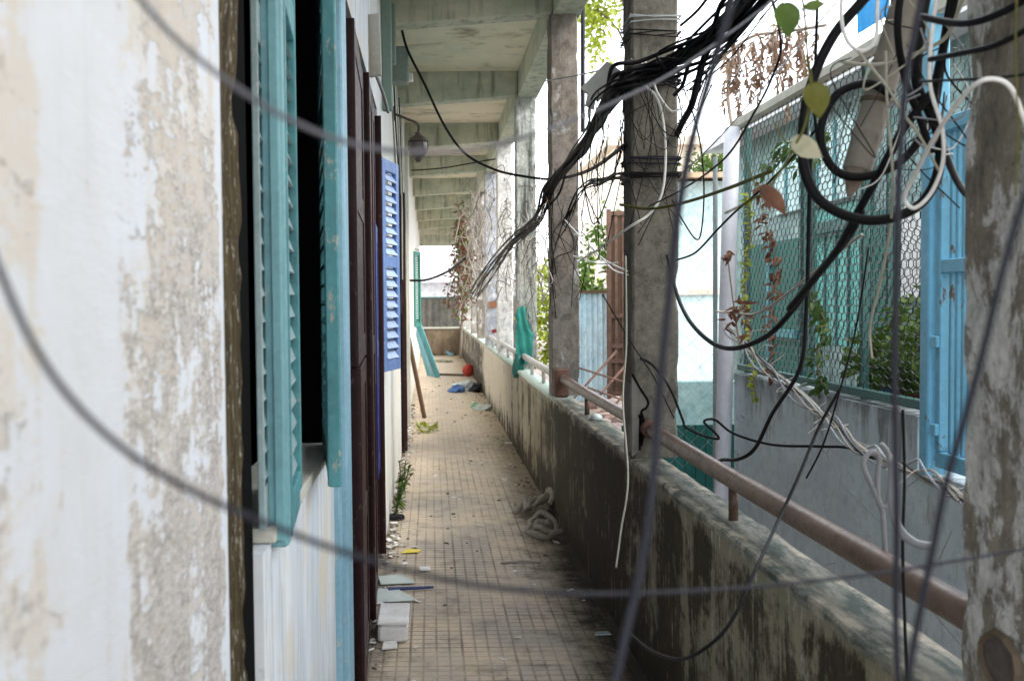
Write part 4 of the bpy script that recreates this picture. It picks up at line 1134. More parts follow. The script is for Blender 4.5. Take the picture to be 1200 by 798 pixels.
# coiled rag and cloth by the parapet
c = gp(628, 604)
mb = MB()
for s_ in range(6):
    q = [c + Vector((-.17 + .062 * s_ + .035 * math.sin(t * 1.1 + s_ * 1.7) + .02 * t, -.06 + t * .055, .03 + (.055 + .02 * math.sin(s_ * 2.1)) * math.sin(t * .62 + .1) + .016 * s_)) for t in range(6)]
    mb.tube(q, lambda t, s_=s_: .020 + .012 * math.sin(t * 3.1) + .004 * math.sin(t * 17 + s_), 9, 5)
tag(mb.build('folded_rag', K['rag'], smooth=True), 'folded grey rag slumped against the parapet foot', 'rag')
c = gp(638, 629)
mb = MB(); q = []
for t in range(25):
    a = t * .5; rr = (.024 + .0046 * t) * (1 + .16 * math.sin(t * 1.3) + .1 * math.sin(t * 2.9))
    q.append(c + Vector((rr * math.cos(a) * 1.05, rr * math.sin(a) * .75, .085 + .5 * rr * math.sin(a) + .006 * math.sin(a * 3.3))))
mb.tube(q, lambda t: .018 + .003 * math.sin(t * 23), 9, 4)
tag(mb.build('coiled_rag', K['rag'], smooth=True), 'grey rag coiled in a spiral in front of the folded rag', 'rag')
rag('cloth_heap', gp(546, 455), (.26, .45, .13), K['ragpale'], 'pale cloth heap on the far floor near the red ball', 'cloth', 3)
rag('cloth_heap', gp(535, 459), (.13, .25, .10), K['ragblue'], 'blue cloth tucked left of the pale heap', 'cloth', 4)
rag('cloth_heap', gp(560, 458), (.14, .4, .11), K['ragdark'], 'black cloth tucked right of the pale heap', 'cloth', 5)
rag('plastic_bag', gp(566, 479), (.17, .3, .055), K['ragpale'], 'flat whitish plastic bag on the floor by the parapet', 'bag', 6)
rag('plastic_bag', gp(557, 478), (.06, .2, .06), K['baggreen'], 'green end of a plastic bag beside the whitish bag', 'bag', 7)
rag('plastic_bag', gp(527, 416), (.30, .4, .16), K['bagblue'], 'light blue bag in the far corner by the end wall', 'bag', 8)
rag('cloth_heap', gp(520, 424), (.25, .3, .05), K['leafpale'], 'flat yellowish cloth in front of the light blue bag', 'cloth', 9)
c = gp(549, 441)
mb = MB(); prof = [(.135 * math.sin(a * math.pi / 12) + .001, .135 - .135 * math.cos(a * math.pi / 12)) for a in range(13)]
mb.lathe(c, prof, 18); tag(mb.build('ball', K['red'], smooth=True), 'dull red ball on the far floor near the parapet', 'ball')
mb = MB(); mb.tube([gp(507, 440) + Vector((0, 0, .03)), gp(545, 441) + Vector((0, 0, .03))], .025, 8, 1)
tag(mb.build('grey_pole', K['rail']), 'dark pole lying across the far floor left of the red ball', 'pole')
# debris crumbs and small scraps, too many to count
random.seed(31)
mb = MB()
for _ in range(420):
    if random.random() < .6: x, y = XW + abs(random.gauss(0, .045)), rnd(3.9, 16)
    elif random.random() < .6: x, y = XP - abs(random.gauss(0, .07)) - .01, rnd(4.0, 18)
    else: x, y = rnd(-.2, .8), rnd(4, 22)
    s = rnd(.002, .009) * (1 + y * .03)
    mb.obox((x, y, s * .4), (s, s * rnd(-.5, .5), 0), (s * rnd(-.5, .5), s, 0), (0, rnd(-.2, .2) * s, s * .4))
tag(mb.build('debris', K['dirt']), kind='stuff')
mb = MB()
for _ in range(260):
    if random.random() < .7: x, y = XW + abs(random.gauss(.01, .06)), rnd(4.0, 15)
    else: x, y = rnd(-.2, .85), rnd(4.2, 20)
    s = rnd(.005, .02) * (1 + y * .03); a = rnd(0, 3)
    u, v = Vector((math.cos(a), math.sin(a), rnd(-.3, .3))) * s, Vector((-math.sin(a), math.cos(a), rnd(-.3, .3))) * s * rnd(.3, .8)
    mb.obox((x, y, .004 + s * .3), u, v, (0, 0, .001))
tag(mb.build('litter', K['paper']), kind='stuff')
mb = MB()
for _ in range(90):
    x, y = (XW + abs(random.gauss(.02, .08)), rnd(4.2, 20)) if random.random() < .6 else (XP - abs(random.gauss(0, .2)), rnd(5, 24))
    s = rnd(.02, .045)
    a = rnd(0, 6.28)
    mb.leaf((x, y, .006), (math.cos(a), math.sin(a), rnd(0, .25)), (0, 0, 1), s, s * .5)
tag(mb.build('fallen_leaves', K['leafbrown']), kind='stuff')
# weeds at the wall foot
random.seed(33)
root = empty('weed', gp(461, 585), 'small green weed growing at the foot of the left wall', 'weed')
mb = MB(); st = MB()
for k in range(9):
    b = Vector((XW + .015 + rnd(0, .03), 8.0 + rnd(-.5, .6), 0)); t = b + Vector((rnd(.02, .12), rnd(-.15, .15), rnd(.12, .36)))
    st.tube([b, (b + t) / 2 + Vector((.02, 0, .03)), t], .004, 5, 3)
    for q in range(7):
        u = rnd(.25, 1); mb.leaf(b + (t - b) * u, (rnd(-.2, 1), rnd(-1, 1), rnd(-.2, .7)), (0, 0, 1), rnd(.05, .10), rnd(.025, .045))
mb.build('leaves', K['leaf'], root); st.build('stem', K['leafdark'], root)
root = empty('weed', gp(488, 512), 'yellowish weed on the floor farther along the left wall', 'weed')
mb = MB()
c = gp(500, 504)
for _ in range(60): mb.leaf(c + Vector((rnd(-.12, .12), rnd(-.4, .4), rnd(0, .05))), (rnd(-1, 1), rnd(-1, 1), rnd(0, .6)), (0, 0, 1), .09, .04)
mb.build('leaves', K['leafyel'], root)
# turquoise netting on the fourth pillar
mb = MB(); yf = PY[3] - .115
vs, fs = [], []
for i in range(13):
    for j in range(21):
        u, v = i / 12, j / 20
        wd = .055 + .05 * math.sin(min(1, (1 - v) * 1.6 + .1) * math.pi * .55)
        wd *= 1 + .5 * mnoise.noise(Vector((v * 7, 2, 1)))
        x = XP + .03 + (u - .3) * wd * 1.7 + .02 * mnoise.noise(Vector((v * 5, 9, 0)))
        z = .95 + v * .60 - .05 * (u - .5) ** 2 * 4 * v + .05 * mnoise.noise(Vector((u * 9, 4, 4))) * v
        vs.append((x, yf - .012 - .014 * math.sin(u * 14 + v * 6) * (1 - .4 * v), z))
for i in range(12):
    for j in range(20): fs.append((i * 21 + j, i * 21 + j + 1, i * 21 + 22 + j, i * 21 + 21 + j))
n = len(vs)
mb.add(vs + [(x, y + .008, z) for x, y, z in vs], fs + [tuple(n + i for i in reversed(f)) for f in fs])
tag(mb.build('shade_netting', K['ragteal'], smooth=True), 'turquoise netting hung on the black moulded pillar above the rail', 'netting')
mb = MB(); mb.lathe((XP + .0, yf - .06, ZPAR), [(.05, -.08), (.065, -.02), (.06, .05), (.04, .10), (.03, .16)], 12)
tag(mb.build('netting_bundle', K['dkgreen'], smooth=True), 'dark green knotted bundle on the parapet under the turquoise netting', 'bundle')
# paper scraps stuck on the far pillars
for k, (px, py, Yp, m, lb) in enumerate([(577, 357, PY[5] - .115, K['potbrown'], 'orange brown sticker scrap on the pale bluish pillar'), (579, 388, PY[5] - .115, K['potred'], 'small red mark below the sticker on the pale bluish pillar')]):
    c = P(px, py, Yp); mb = MB(); s = .07 if k == 0 else .035
    mb.obox(c, (s, 0, .01), (0, .003, 0), (-.01, 0, s * .8)); tag(mb.build('sticker', m), lb, 'sticker')

# ------------------------------------------------------------------ cables
def cable(name, pts, r, mat, label, n=7, k=8, cat='cable', group=None):
    mb = MB(); mb.tube([P(*p) for p in pts], r, n, k)
    return tag(mb.build(name, K[mat], smooth=True), label, cat, group)
# out-of-focus cables close to the camera
cable('hanging_cable', [(140, -30, 0.496), (200, 40, 0.496), (270, 98, 0.504), (340, 141, 0.520), (410, 168, 0.544), (480, 178, 0.588), (560, 174, 0.670), (640, 152, 0.766), (720, 120, 0.897), (800, 78, 1.085), (900, 5, 1.352), (960, -50, 1.501)], 0.00145, 'midgrey', 'blurred grey cable sagging across the upper left close to the camera')
cable('hanging_cable', [(-30, 240, 0.400), (0, 318, 0.400), (40, 405, 0.408), (90, 475, 0.416), (160, 537, 0.432), (240, 582, 0.448), (330, 620, 0.464), (430, 655, 0.480), (540, 682, 0.534), (660, 695, 0.602), (780, 694, 0.683), (900, 686, 0.770), (1040, 670, 0.869), (1220, 640, 0.993)], .00155, 'slate', 'blurred grey cable sagging right across the lower picture close to the camera')
cable('hanging_cable', [(866, -30, 0.712), (838, 70, 0.712), (812, 160, 0.712), (795, 250, 0.705), (783, 360, 0.698), (772, 470, 0.690), (766, 560, 0.675), (752, 660, 0.660), (734, 740, 0.645), (714, 830, 0.630)], 0.00293, 'slate', 'blurred dark cable dropping steeply past the wire wrapped pillar to the floor')
cable('hanging_cable', [(1240, 140, 0.600), (1200, 235, 0.600), (1172, 330, 0.600), (1150, 420, 0.608), (1128, 500, 0.616), (1108, 570, 0.624), (1090, 660, 0.632), (1070, 760, 0.640), (1062, 830, 0.640)], 0.00229, 'slate', 'blurred dark cable crossing the near pillar on a slant')
cable('hanging_cable', [(1086, -30, 0.788), (1064, 80, 0.788), (1054, 200, 0.788), (1050, 340, 0.788), (1049, 480, 0.788), (1051, 620, 0.788), (1050, 730, 0.788), (1054, 830, 0.788)], 0.00258, 'slate', 'blurred dark grey cable hanging straight down left of the near pillar')
# sharp cables right of the second pillar
cable('hanging_cable', [(1010, 248, 2.08), (998, 272, 2.14), (982, 294, 2.24), (960, 318, 2.4), (930, 362, 2.6), (895, 396, 2.8), (850, 408, 3.1), (815, 385, 3.5), (795, 350, 4.0), (782, 300, 4.5)], .0075, 'black', 'thick black cable looping from the coils down towards the lilac post')
cable('hanging_cable', [(985, 455, 2.6), (960, 500, 2.6), (935, 560, 2.5), (912, 610, 2.4), (885, 668, 2.2), (858, 726, 2.1), (828, 758, 2.1), (795, 772, 2.2), (760, 760, 2.5), (735, 738, 2.8)], .0040, 'black', 'thin black cable dropping in front of the brown rail to the parapet')
cable('hanging_cable', [(950, 160, 2.9), (948, 260, 2.95), (945, 360, 3.0), (938, 430, 3.0), (905, 485, 3.1), (885, 525, 3.2), (865, 538, 3.3), (843, 540, 3.5), (832, 556, 3.7)], .0062, 'black', 'black cable hanging in front of the netting and curling to the lilac post')
cable('hanging_cable', [(1018, 290, 2.8), (1004, 380, 2.8), (985, 455, 2.8), (965, 520, 2.9), (945, 560, 3.0)], .0028, 'black', 'hair thin black wire slanting across the lower netting')
cable('hanging_cable', [(750, 420, 4.45), (765, 428, 4.43), (785, 455, 4.42), (800, 492, 4.40), (803, 500, 4.40), (823, 510, 4.4), (842, 514, 4.4), (836, 505, 4.4), (825, 494, 4.4), (838, 492, 4.4), (860, 508, 4.3), (905, 521, 4.1), (960, 523, 3.9), (1000, 526, 3.7), (1060, 550, 3.4)], .0055, 'black', 'black cable with a flat loop running from the wire wrapped pillar across the grey wall')
cable('hanging_cable', [(706, 345, 4.5), (740, 402, 4.42), (765, 440, 4.40), (790, 490, 4.38)], .0030, 'black', 'thin black wire slanting down across the wire wrapped pillar')
cable('hanging_cable', [(792, 305, 4.3), (815, 296, 4.2), (840, 270, 4.0), (862, 248, 3.9), (900, 215, 3.6), (950, 160, 3.2), (975, 120, 3.0)], .0042, 'black', 'black cable rising from the wire wrapped pillar past the lilac post')
cable('hanging_cable', [(808, 120, 4.2), (820, 165, 4.2), (825, 220, 4.2), (822, 270, 4.2), (815, 280, 4.2), (798, 255, 4.25), (788, 235, 4.3)], .0032, 'black', 'thin black wire loop hanging right of the wire wrapped pillar')
cable('hanging_cable', [(733, 300, 4.38), (734, 400, 4.38), (730, 470, 4.3), (736, 560, 4.0), (728, 620, 3.9), (722, 665, 3.8)], .0042, 'cream', 'cream cord hanging down the edge of the wire wrapped pillar to the parapet')
cable('hanging_cable', [(752, 72, 4.36), (757, 100, 4.34), (768, 112, 4.33), (776, 135, 4.32), (780, 180, 4.32), (776, 225, 4.33), (762, 250, 4.35), (735, 268, 4.4), (705, 290, 4.9), (680, 305, 5.6)], .0055, 'white', 'white cable bowing down the face of the wire wrapped pillar')
cable('hanging_cable', [(755, 70, 4.36), (765, 95, 4.33), (772, 112, 4.32), (786, 130, 4.31), (797, 128, 4.3)], .0045, 'white', 'short white cable curling at the top of the wire wrapped pillar')
cable('hanging_cable', [(1215, 175, 1.45), (1200, 140, 1.42), (1185, 104, 1.40), (1165, 93, 1.40), (1142, 100, 1.42), (1115, 130, 1.5), (1090, 170, 1.6), (1072, 205, 1.7), (1060, 232, 1.75), (1072, 244, 1.75), (1092, 225, 1.75), (1105, 190, 1.75), (1104, 150, 1.75), (1090, 100, 1.75), (1092, 40, 1.75), (1100, -20, 1.75)], 0.00344, 'white', 'white cable arching over the near pillar and looping beside it')
cable('hanging_cable', [(988, -20, 1.9), (986, 20, 1.9), (994, 50, 1.9), (1012, 60, 1.9), (1026, 45, 1.9), (1028, 10, 1.9), (1030, -20, 1.9)], .0036, 'white', 'small white cable loop hanging at the top above the coils')
cable('hanging_cable', [(985, 72, 2.0), (1010, 76, 1.98), (1045, 74, 1.95), (1080, 60, 1.9), (1110, 42, 1.85), (1128, 0, 1.8)], .0036, 'cream', 'cream cable running level across the top of the grey pole')
cable('hanging_cable', [(1005, 60, 1.85), (1038, 100, 1.85), (1060, 135, 1.85), (1078, 160, 1.85), (1100, 200, 1.85)], .0026, 'cream', 'cream cord slanting through the coils to the blue gate')
cable('hanging_cable', [(1038, 60, 1.9), (1040, 130, 1.9), (1046, 200, 1.9), (1044, 260, 2.0), (1034, 320, 2.1), (1020, 380, 2.2), (1022, 420, 2.2)], .0026, 'cream', 'yellowish cord hanging in front of the netting on the right')
cable('hanging_cable', [(1048, 540, 1.9), (1046, 590, 1.9), (1054, 620, 1.9), (1072, 636, 1.9), (1092, 640, 1.9)], .0085, 'grey', 'grey hose end curling out below the blue gate')
cable('hanging_cable', [(1032, 520, 2.2), (1040, 530, 2.2), (1044, 555, 2.2), (1040, 590, 2.2), (1030, 590, 2.2), (1028, 560, 2.2), (1030, 535, 2.2), (1020, 530, 2.2), (1012, 545, 2.2), (1024, 575, 2.2), (1034, 600, 2.2), (1038, 660, 2.2)], .0058, 'grey', 'grey cable knotted in a hanging loop in front of the grey wall')
cable('hanging_cable', [(1058, 480, 2.0), (1060, 560, 2.0), (1058, 640, 1.95), (1060, 720, 1.9), (1064, 820, 1.85)], .0030, 'black', 'thin black cable hanging straight down beside the hose end')
cable('hanging_cable', [(1090, 70, 1.62), (1130, 62, 1.5), (1170, 52, 1.42), (1230, 20, 1.35)], 0.00450, 'black', 'black cable crossing the top of the near pillar', 7, 8)
cable('hanging_cable', [(1080, 20, 1.65), (1130, 28, 1.5), (1180, 12, 1.42), (1230, -20, 1.35)], 0.00562, 'black', 'thicker black cable crossing the very top of the near pillar', 7, 8)
cable('hanging_cable', [(1078, 96, 1.62), (1120, 94, 1.5), (1165, 92, 1.42), (1230, 84, 1.36)], .0022, 'black', 'thin black wire tied level across the near pillar', 7, 8)
cable('hanging_cable', [(1125, -30, 1.9), (1112, 30, 1.92), (1098, 90, 1.95), (1096, 130, 2.0), (1108, 180, 2.1), (1130, 225, 2.3), (1165, 250, 2.5)], 0.00770, 'black', 'thick black cable hanging down in front of the blue gate')
cable('hanging_cable', [(1060, -30, 1.9), (1052, 30, 1.9), (1060, 90, 1.95), (1078, 140, 2.0), (1092, 180, 2.0)], 0.00700, 'black', 'thick black cable crossing the top of the grey pole')
# the black coils around the grey pole
def coil(pts, r, mat, label):
    return cable('cable_coil', pts, r, mat, label, 9, 8, 'cable coil')
coil([(1040, -30, 2.0), (1005, 8, 2.0), (975, 45, 2.0), (952, 95, 2.0), (941, 150, 2.0), (942, 195, 2.0), (955, 228, 2.0), (980, 248, 2.0), (1015, 258, 2.0), (1050, 254, 2.0), (1080, 238, 2.0), (1098, 208, 2.0), (1102, 170, 2.0), (1092, 135, 2.0), (1075, 100, 2.0), (1078, 40, 2.0), (1090, -30, 2.0)], 0.01000, 'black', 'large thick black cable coil around the grey pole')
coil([(1045, 112, 2.08), (1018, 98, 2.08), (985, 108, 2.08), (966, 135, 2.08), (962, 165, 2.08), (972, 192, 2.08), (990, 206, 2.08), (1020, 206, 2.08), (1055, 190, 2.08), (1080, 160, 2.08), (1095, 125, 2.08), (1105, 60, 2.05), (1120, -30, 2.0)], 0.00850, 'black', 'smaller black cable coil inside the large coil')
cable('hanging_cable', [(1096, 105, 1.98), (1060, 150, 2.0), (1030, 205, 2.05), (1005, 250, 2.1), (982, 292, 2.2), (955, 326, 2.36), (925, 362, 2.52)], .0085, 'black', 'thick black cable slanting through the coils behind the grey pole')
cable('hanging_cable', [(958, 0, 2.3), (956, 60, 2.3), (954, 120, 2.3), (958, 165, 2.3)], .0036, 'black', 'thin black wire dropping past the olive leaf')
cable('hanging_cable', [(900, -20, 2.6), (915, 50, 2.5), (905, 90, 2.6), (885, 130, 2.8), (850, 185, 3.2), (800, 222, 3.8), (760, 242, 4.3)], .0034, 'black', 'thin black wire running from the top down to the wire wrapped pillar')
# grey pole hung in the coils
gpz = empty('grey_pole', P(1008, 205, 2.15), 'thick grey weathered pole tilted through the black cable coils', 'pole')
mb = MB(); a, b = P(1004, 200, 2.12), P(1080, -60, 2.12)
mb.tube([a + (b - a) * t for t in (0, .1, .2, .3, .4, .5, .6, .7, .8, .9, 1)], lambda t: .029 + .0035 * (1 if abs((t * 3.2) % 1 - .5) < .05 else 0), 18, 6); mb.build('shaft', K['bamboo'], gpz, smooth=True)
mb = MB(); mb.tube([a + (a - b) * .12, a + (a - b) * .06, a + (b - a) * .004], .004, 12, 3, .028); mb.build('tip', K['twig'], gpz, smooth=True)
mb = MB(); mb.tube([a + (b - a) * .30, a + (b - a) * .318], .0325, 18, 1); mb.build('node_ring', K['bark'], gpz)

# main bundle: strands follow one path
BP = [(930, -40, 3.5), (880, 10, 3.8), (835, 48, 4.05), (790, 74, 4.25), (760, 86, 4.33), (733, 96, 4.36), (716, 118, 4.7), (700, 148, 5.3), (682, 176, 6.0), (662, 200, 6.9), (645, 222, 7.45), (636, 250, 7.7), (622, 266, 8.6), (604, 280, 9.9), (585, 304, 11.6), (568, 328, 13.5), (556, 348, 16)]
root = empty('cable_bundle', P(733, 96, 4.36), 'heavy bundle of black cables slung from the upper right along the pillars', 'cable bundle')
random.seed(61)
for s_ in range(24):
    q = []
    ox, oy = random.gauss(0, 6.5), random.gauss(0, 6.5)
    for i, (x, y, d) in enumerate(BP):
        w = 1.9 if i < 3 else (1.0 if i < 7 else .45)
        q.append(P(x + (ox + random.gauss(0, 4.5)) * w, y + (oy + random.gauss(0, 4.5)) * w, d + random.gauss(0, .02)))
    if s_ > 10: q = q[:6 + (s_ % 5) * 2]
    mb = MB(); mb.tube(q, rnd(.0045, .0095), 6, 6); mb.build('cable', K['black'], root, smooth=True)
cable('drop_cable', [(872, 0, 3.6), (848, 35, 3.9), (828, 62, 4.1), (818, 95, 4.15), (810, 125, 4.2), (799, 146, 4.45), (788, 170, 4.72)], .014, 'black', 'thick black cable dropping off the bundle right of the wire wrapped pillar')
cable('drop_cable', [(840, 40, 4.0), (815, 62, 4.1), (806, 80, 4.15), (800, 100, 4.2), (790, 112, 4.25)], .008, 'black', 'short black cable beside the thick drop off the bundle')
cable('hanging_cable', [(798, 30, 4.3), (820, 10, 4.0), (845, -25, 3.8)], .006, 'black', 'black cable above the bundle leaving the wire wrapped pillar')
cable('hanging_cable', [(893, 0, 3.7), (860, 45, 3.8), (835, 78, 3.9), (790, 110, 4.2)], .0028, 'black', 'hair thin wire under the bundle running to the upper right')
cable('hanging_cable', [(1000, -20, 4.0), (940, 50, 4.0), (880, 120, 4.0), (830, 175, 4.1), (796, 205, 4.3)], .0028, 'grey', 'hair thin grey wire running up past the dead creeper')
random.seed(101)
for k in range(9):
    a_, b_ = rnd(796, 830), rnd(60, 130); x2, y2 = rnd(880, 1010), rnd(-60, -20)
    q = [(a_, b_, 4.3), (a_ * .66 + x2 * .34, b_ * .66 + y2 * .34 + rnd(4, 16), 4.15), (a_ * .33 + x2 * .67, b_ * .33 + y2 * .67 + rnd(4, 14), 4.0), (x2, y2, 3.8)]
    cable('fanned_wire', q, rnd(.0016, .0034), 'black', 'thin black wire fanning from the bundle across the white sky', 5, 7, 'wire', 'thin wires fanning to the upper right')
for k, (a_, b_) in enumerate((((662, 258, 7.4), (735, 318, 4.6)), ((690, 285, 6.4), (736, 322, 4.6)), ((672, 300, 7.0), (724, 308, 5.0)))):
    q = [a_, ((a_[0] + b_[0]) / 2 + 3, (a_[1] + b_[1]) / 2 + rnd(4, 12), (a_[2] + b_[2]) / 2), b_]
    cable('pale_wire', q, .0045, 'white', 'thin white wire sagging between the tan and the wire wrapped pillar', 5, 7, 'wire', 'thin white wires between two pillars')
# ceiling wire
cable('hanging_cable', [(471, 36, 7.9), (478, 60, 7.9), (498, 100, 7.9), (520, 146, 7.9), (545, 180, 7.85), (580, 199, 7.8), (615, 207, 7.75), (650, 210, 7.55), (690, 200, 6.0), (733, 170, 4.6)], .010, 'black', 'black cable sagging from the meter box under the ceiling to the tan pillar')
cable('hanging_cable', [(445, 332, 16), (475, 329, 16), (500, 328, 16), (525, 318, 16), (545, 303, 15)], .020, 'black', 'black cable strung across the far end of the walkway')
cable('hanging_cable', [(482, 200, 14), (520, 197, 14), (560, 190, 14), (585, 186, 13.9)], .009, 'black', 'thin wire stretched under the far ceiling beams')
cable('hanging_cable', [(486, 292, 18), (520, 301, 18), (560, 318, 17), (585, 323, 16)], .012, 'twigpale', 'pale wire sagging across the far end of the walkway')
cable('hanging_cable', [(640, 95, 7.6), (680, 88, 6.8), (720, 78, 5.2), (740, 70, 4.5)], .005, 'grey', 'grey wire stretched between the tan and the wire wrapped pillar')
cable('hanging_cable', [(727, 240, 4.5), (760, 245, 4.2), (800, 238, 3.9), (850, 222, 3.4), (905, 200, 2.8)], .006, 'leafolive', 'blurred olive green stem crossing the wire wrapped pillar')
# grey cover plate hanging off the bundle
c = P(706, 96, 4.75); mb = MB()
mb.obox(c, Vector((.062, .0, .062)), Vector((.0, .012, 0)), Vector((-.042, 0, .03))); mb.obox(c + Vector((-.055, -.004, -.09)), Vector((.006, 0, .03)), Vector((0, .010, 0)), Vector((-.02, 0, .01)))
tag(mb.build('cover_plate', K['plate'], bevel=.003), 'grey cover plate hanging crooked beside the wire wrapped pillar', 'plate')
mb = MB(); a, b = P(683, -20, 7.95), P(683, 155, 7.95); mb.tube([a, b], .017, 8, 1)
tag(mb.build('dark_rod', K['slate']), 'thin dark upright rod just right of the tan pillar', 'rod')
# ties between pillars
root = empty('tied_wires', P(705, 212, 5), 'short rope of twisted black wires between the tan and the wire wrapped pillar', 'wires')
random.seed(66)
for s_ in range(6):
    q = [P(735 + rnd(-3, 3), 203 + rnd(-5, 5), 4.36), P(722 + rnd(-4, 4), 206 + rnd(-6, 6), 4.8), P(706 + rnd(-4, 4), 212 + rnd(-6, 6), 5.4), P(690 + rnd(-4, 4), 217 + rnd(-5, 5), 6.3), P(676 + rnd(-3, 3), 228 + rnd(-5, 5), 7.3), P(662, 262 + rnd(-9, 9), 7.6)]
    mb = MB(); mb.tube(q, .005, 6, 6); mb.build('wire', K['black'], root)
# tangles: loops of thin wire hanging from the bundle
random.seed(70)
for k in range(17):
    t = random.randrange(2, 11)
    x, y, d = BP[t]; x += rnd(-12, 12); y += rnd(-4, 10)
    t2 = max(1, min(14, t + random.choice((-2, -1, 1, 2, 3)))); x2, y2, d2 = BP[t2]; x2 += rnd(-20, 20); y2 += rnd(0, 60)
    sag = rnd(10, 90)
    q = [(x, y, d - .03), ((x * 3 + x2) / 4 + rnd(-4, 4), (y * 3 + y2) / 4 + sag * .7, (d * 3 + d2) / 4), ((x + x2) / 2 + rnd(-10, 10), (y + y2) / 2 + sag, (d + d2) / 2), ((x + 3 * x2) / 4 + rnd(-4, 4), (y + 3 * y2) / 4 + sag * .65, (d + 3 * d2) / 4), (x2, y2, d2 - .03)]
    cable('tangle_wire', q, rnd(.0014, .0030) * (d / 4.5 if d > 4.5 else 1), 'black', 'thin black wire looping below the heavy cable bundle', 5, 7, 'wire', 'thin wires looping below the bundle')
for k in range(10):
    x, y = rnd(690, 735), rnd(95, 150)
    q = [(x, y, 4.7), (x + rnd(-14, 6), y + rnd(30, 70), 4.7), (x + rnd(-26, 8), y + rnd(90, 160), 4.75)]
    cable('dangling_wire', q, rnd(.0014, .0028), 'black', 'thin black wire end dangling left of the wire wrapped pillar', 5, 7, 'wire', 'wire ends dangling left of the wire wrapped pillar')
for k in range(8):
    x, y = rnd(738, 792), rnd(70, 110); Yf = 4.43
    q = [(x, y, Yf), (x + rnd(-20, 20), y + rnd(20, 60), Yf), (x + rnd(-40, 40), y + rnd(60, 120), Yf), (x + rnd(-50, 50), y + rnd(100, 200), Yf)]
    q = [(min(max(a, 728), 805), b, c - .02 - .0) for a, b, c in q]
    cable('strapped_wire', q, rnd(.0012, .0026), 'black', 'thin black wire crossing the face of the wire wrapped pillar', 5, 7, 'wire', 'thin wires on the face of the wire wrapped pillar')
for k in range(8):
    x, y = rnd(640, 684), rnd(215, 260); Yf = 7.5
    q = [(x, y, Yf), (x + rnd(-18, 18), y + rnd(10, 40), Yf), (x + rnd(-30, 30), y + rnd(20, 80), Yf), (x + rnd(-30, 30), y + rnd(40, 130), Yf)]
    cable('stray_wire', q, rnd(.002, .0045), 'black', 'thin black wire straggling over the tan pillar', 5, 7, 'wire', 'thin wires straggling over the tan pillar')
random.seed(74)
for k in range(18):
    x, y = rnd(975, 1120), rnd(-10, 120); d = rnd(1.85, 2.1)
    q = [(x, y, d), (x + rnd(-30, 30), y + rnd(10, 60), d), (x + rnd(-50, 50), y + rnd(30, 120), d), (x + rnd(-60, 60), y + rnd(30, 150), d)]
    m_ = ('black', 'black', 'cream', 'grey', 'white')[k % 5]
    nm = {'black': 'thin black', 'cream': 'thin cream', 'grey': 'thin grey', 'white': 'thin white'}[m_]
    cable('coil_wire', q, rnd(.0010, .0022), m_, nm + ' wire tangled in the black cable coils', 5, 7, 'wire', nm + ' wires in the coils')
# dry creeper twigs over the middle pillars
random.seed(81)
mb = MB()
for _ in range(120):
    x, y = rnd(545, 640), rnd(190, 330); t = (640 - x) / 95; d = 7.45 if x > 636 else 1080 / max(28, (x - 506)) - .05
    d = max(7.6, min(16, d)) - .1
    q = [P(x, y, d)]
    for s_ in range(4): x += rnd(-9, 9); y += rnd(-4, 22); q.append(P(x, y, d + rnd(-.05, .05)))
    mb.tube(q, rnd(.002, .006) * d / 9, 4, 3)
tag(mb.build('dry_vines', K['twigpale']), kind='stuff')
mb = MB()
for _ in range(55):
    x, y = rnd(550, 680), rnd(200, 330)
    d = 7.5 if x > 638 else max(8.5, 1080 / max(36, (x - 510))) - .2
    q = [P(x, y, d)]
    for s_ in range(4): x += rnd(-10, 10); y += rnd(-10, 18); q.append(P(x, y, d))
    mb.tube(q, rnd(.002, .004) * d / 9, 4, 3)
tag(mb.build('dark_vines', K['bark']), kind='stuff')
# red brown creeper on the far pillars
random.seed(84)
root = empty('red_creeper', P(545, 300, 19), 'reddish brown creeper hanging on the far pillars', 'creeper')
mb = MB(); g = MB(); tw = MB()
for _ in range(11):
    x, y = rnd(534, 550), rnd(232, 290); q = [P(x, y, 18)]
    for s_ in range(5): x += rnd(-6, 4); y += rnd(8, 24); q.append(P(x, y, 18 + rnd(-.6, .6)))
    tw.tube(q, .008, 4, 3)
    for v in spline(q, 5):
        for _q in range(3):
            (g if random.random() < .22 else mb).leaf(v + Vector((rnd(-.08, .08), rnd(-.1, .1), rnd(-.08, .08))), (rnd(-1, 1), rnd(-1, .2), rnd(-1, .1)), (0, -1, .5), rnd(.05, .11), rnd(.02, .045))
tw.build('stem', K['twig'], root); mb.build('dead_leaves', K['leafrust'], root); g.build('green_leaves', K['leaf'], root)
mb = MB(); mb.tube([P(540, 420, 21), P(541, 380, 21), P(545, 340, 20.5), P(548, 300, 20)], .03, 7, 4); tag(mb.build('creeper_trunk', K['twig']), 'pale creeper trunk standing at the far parapet', 'trunk')
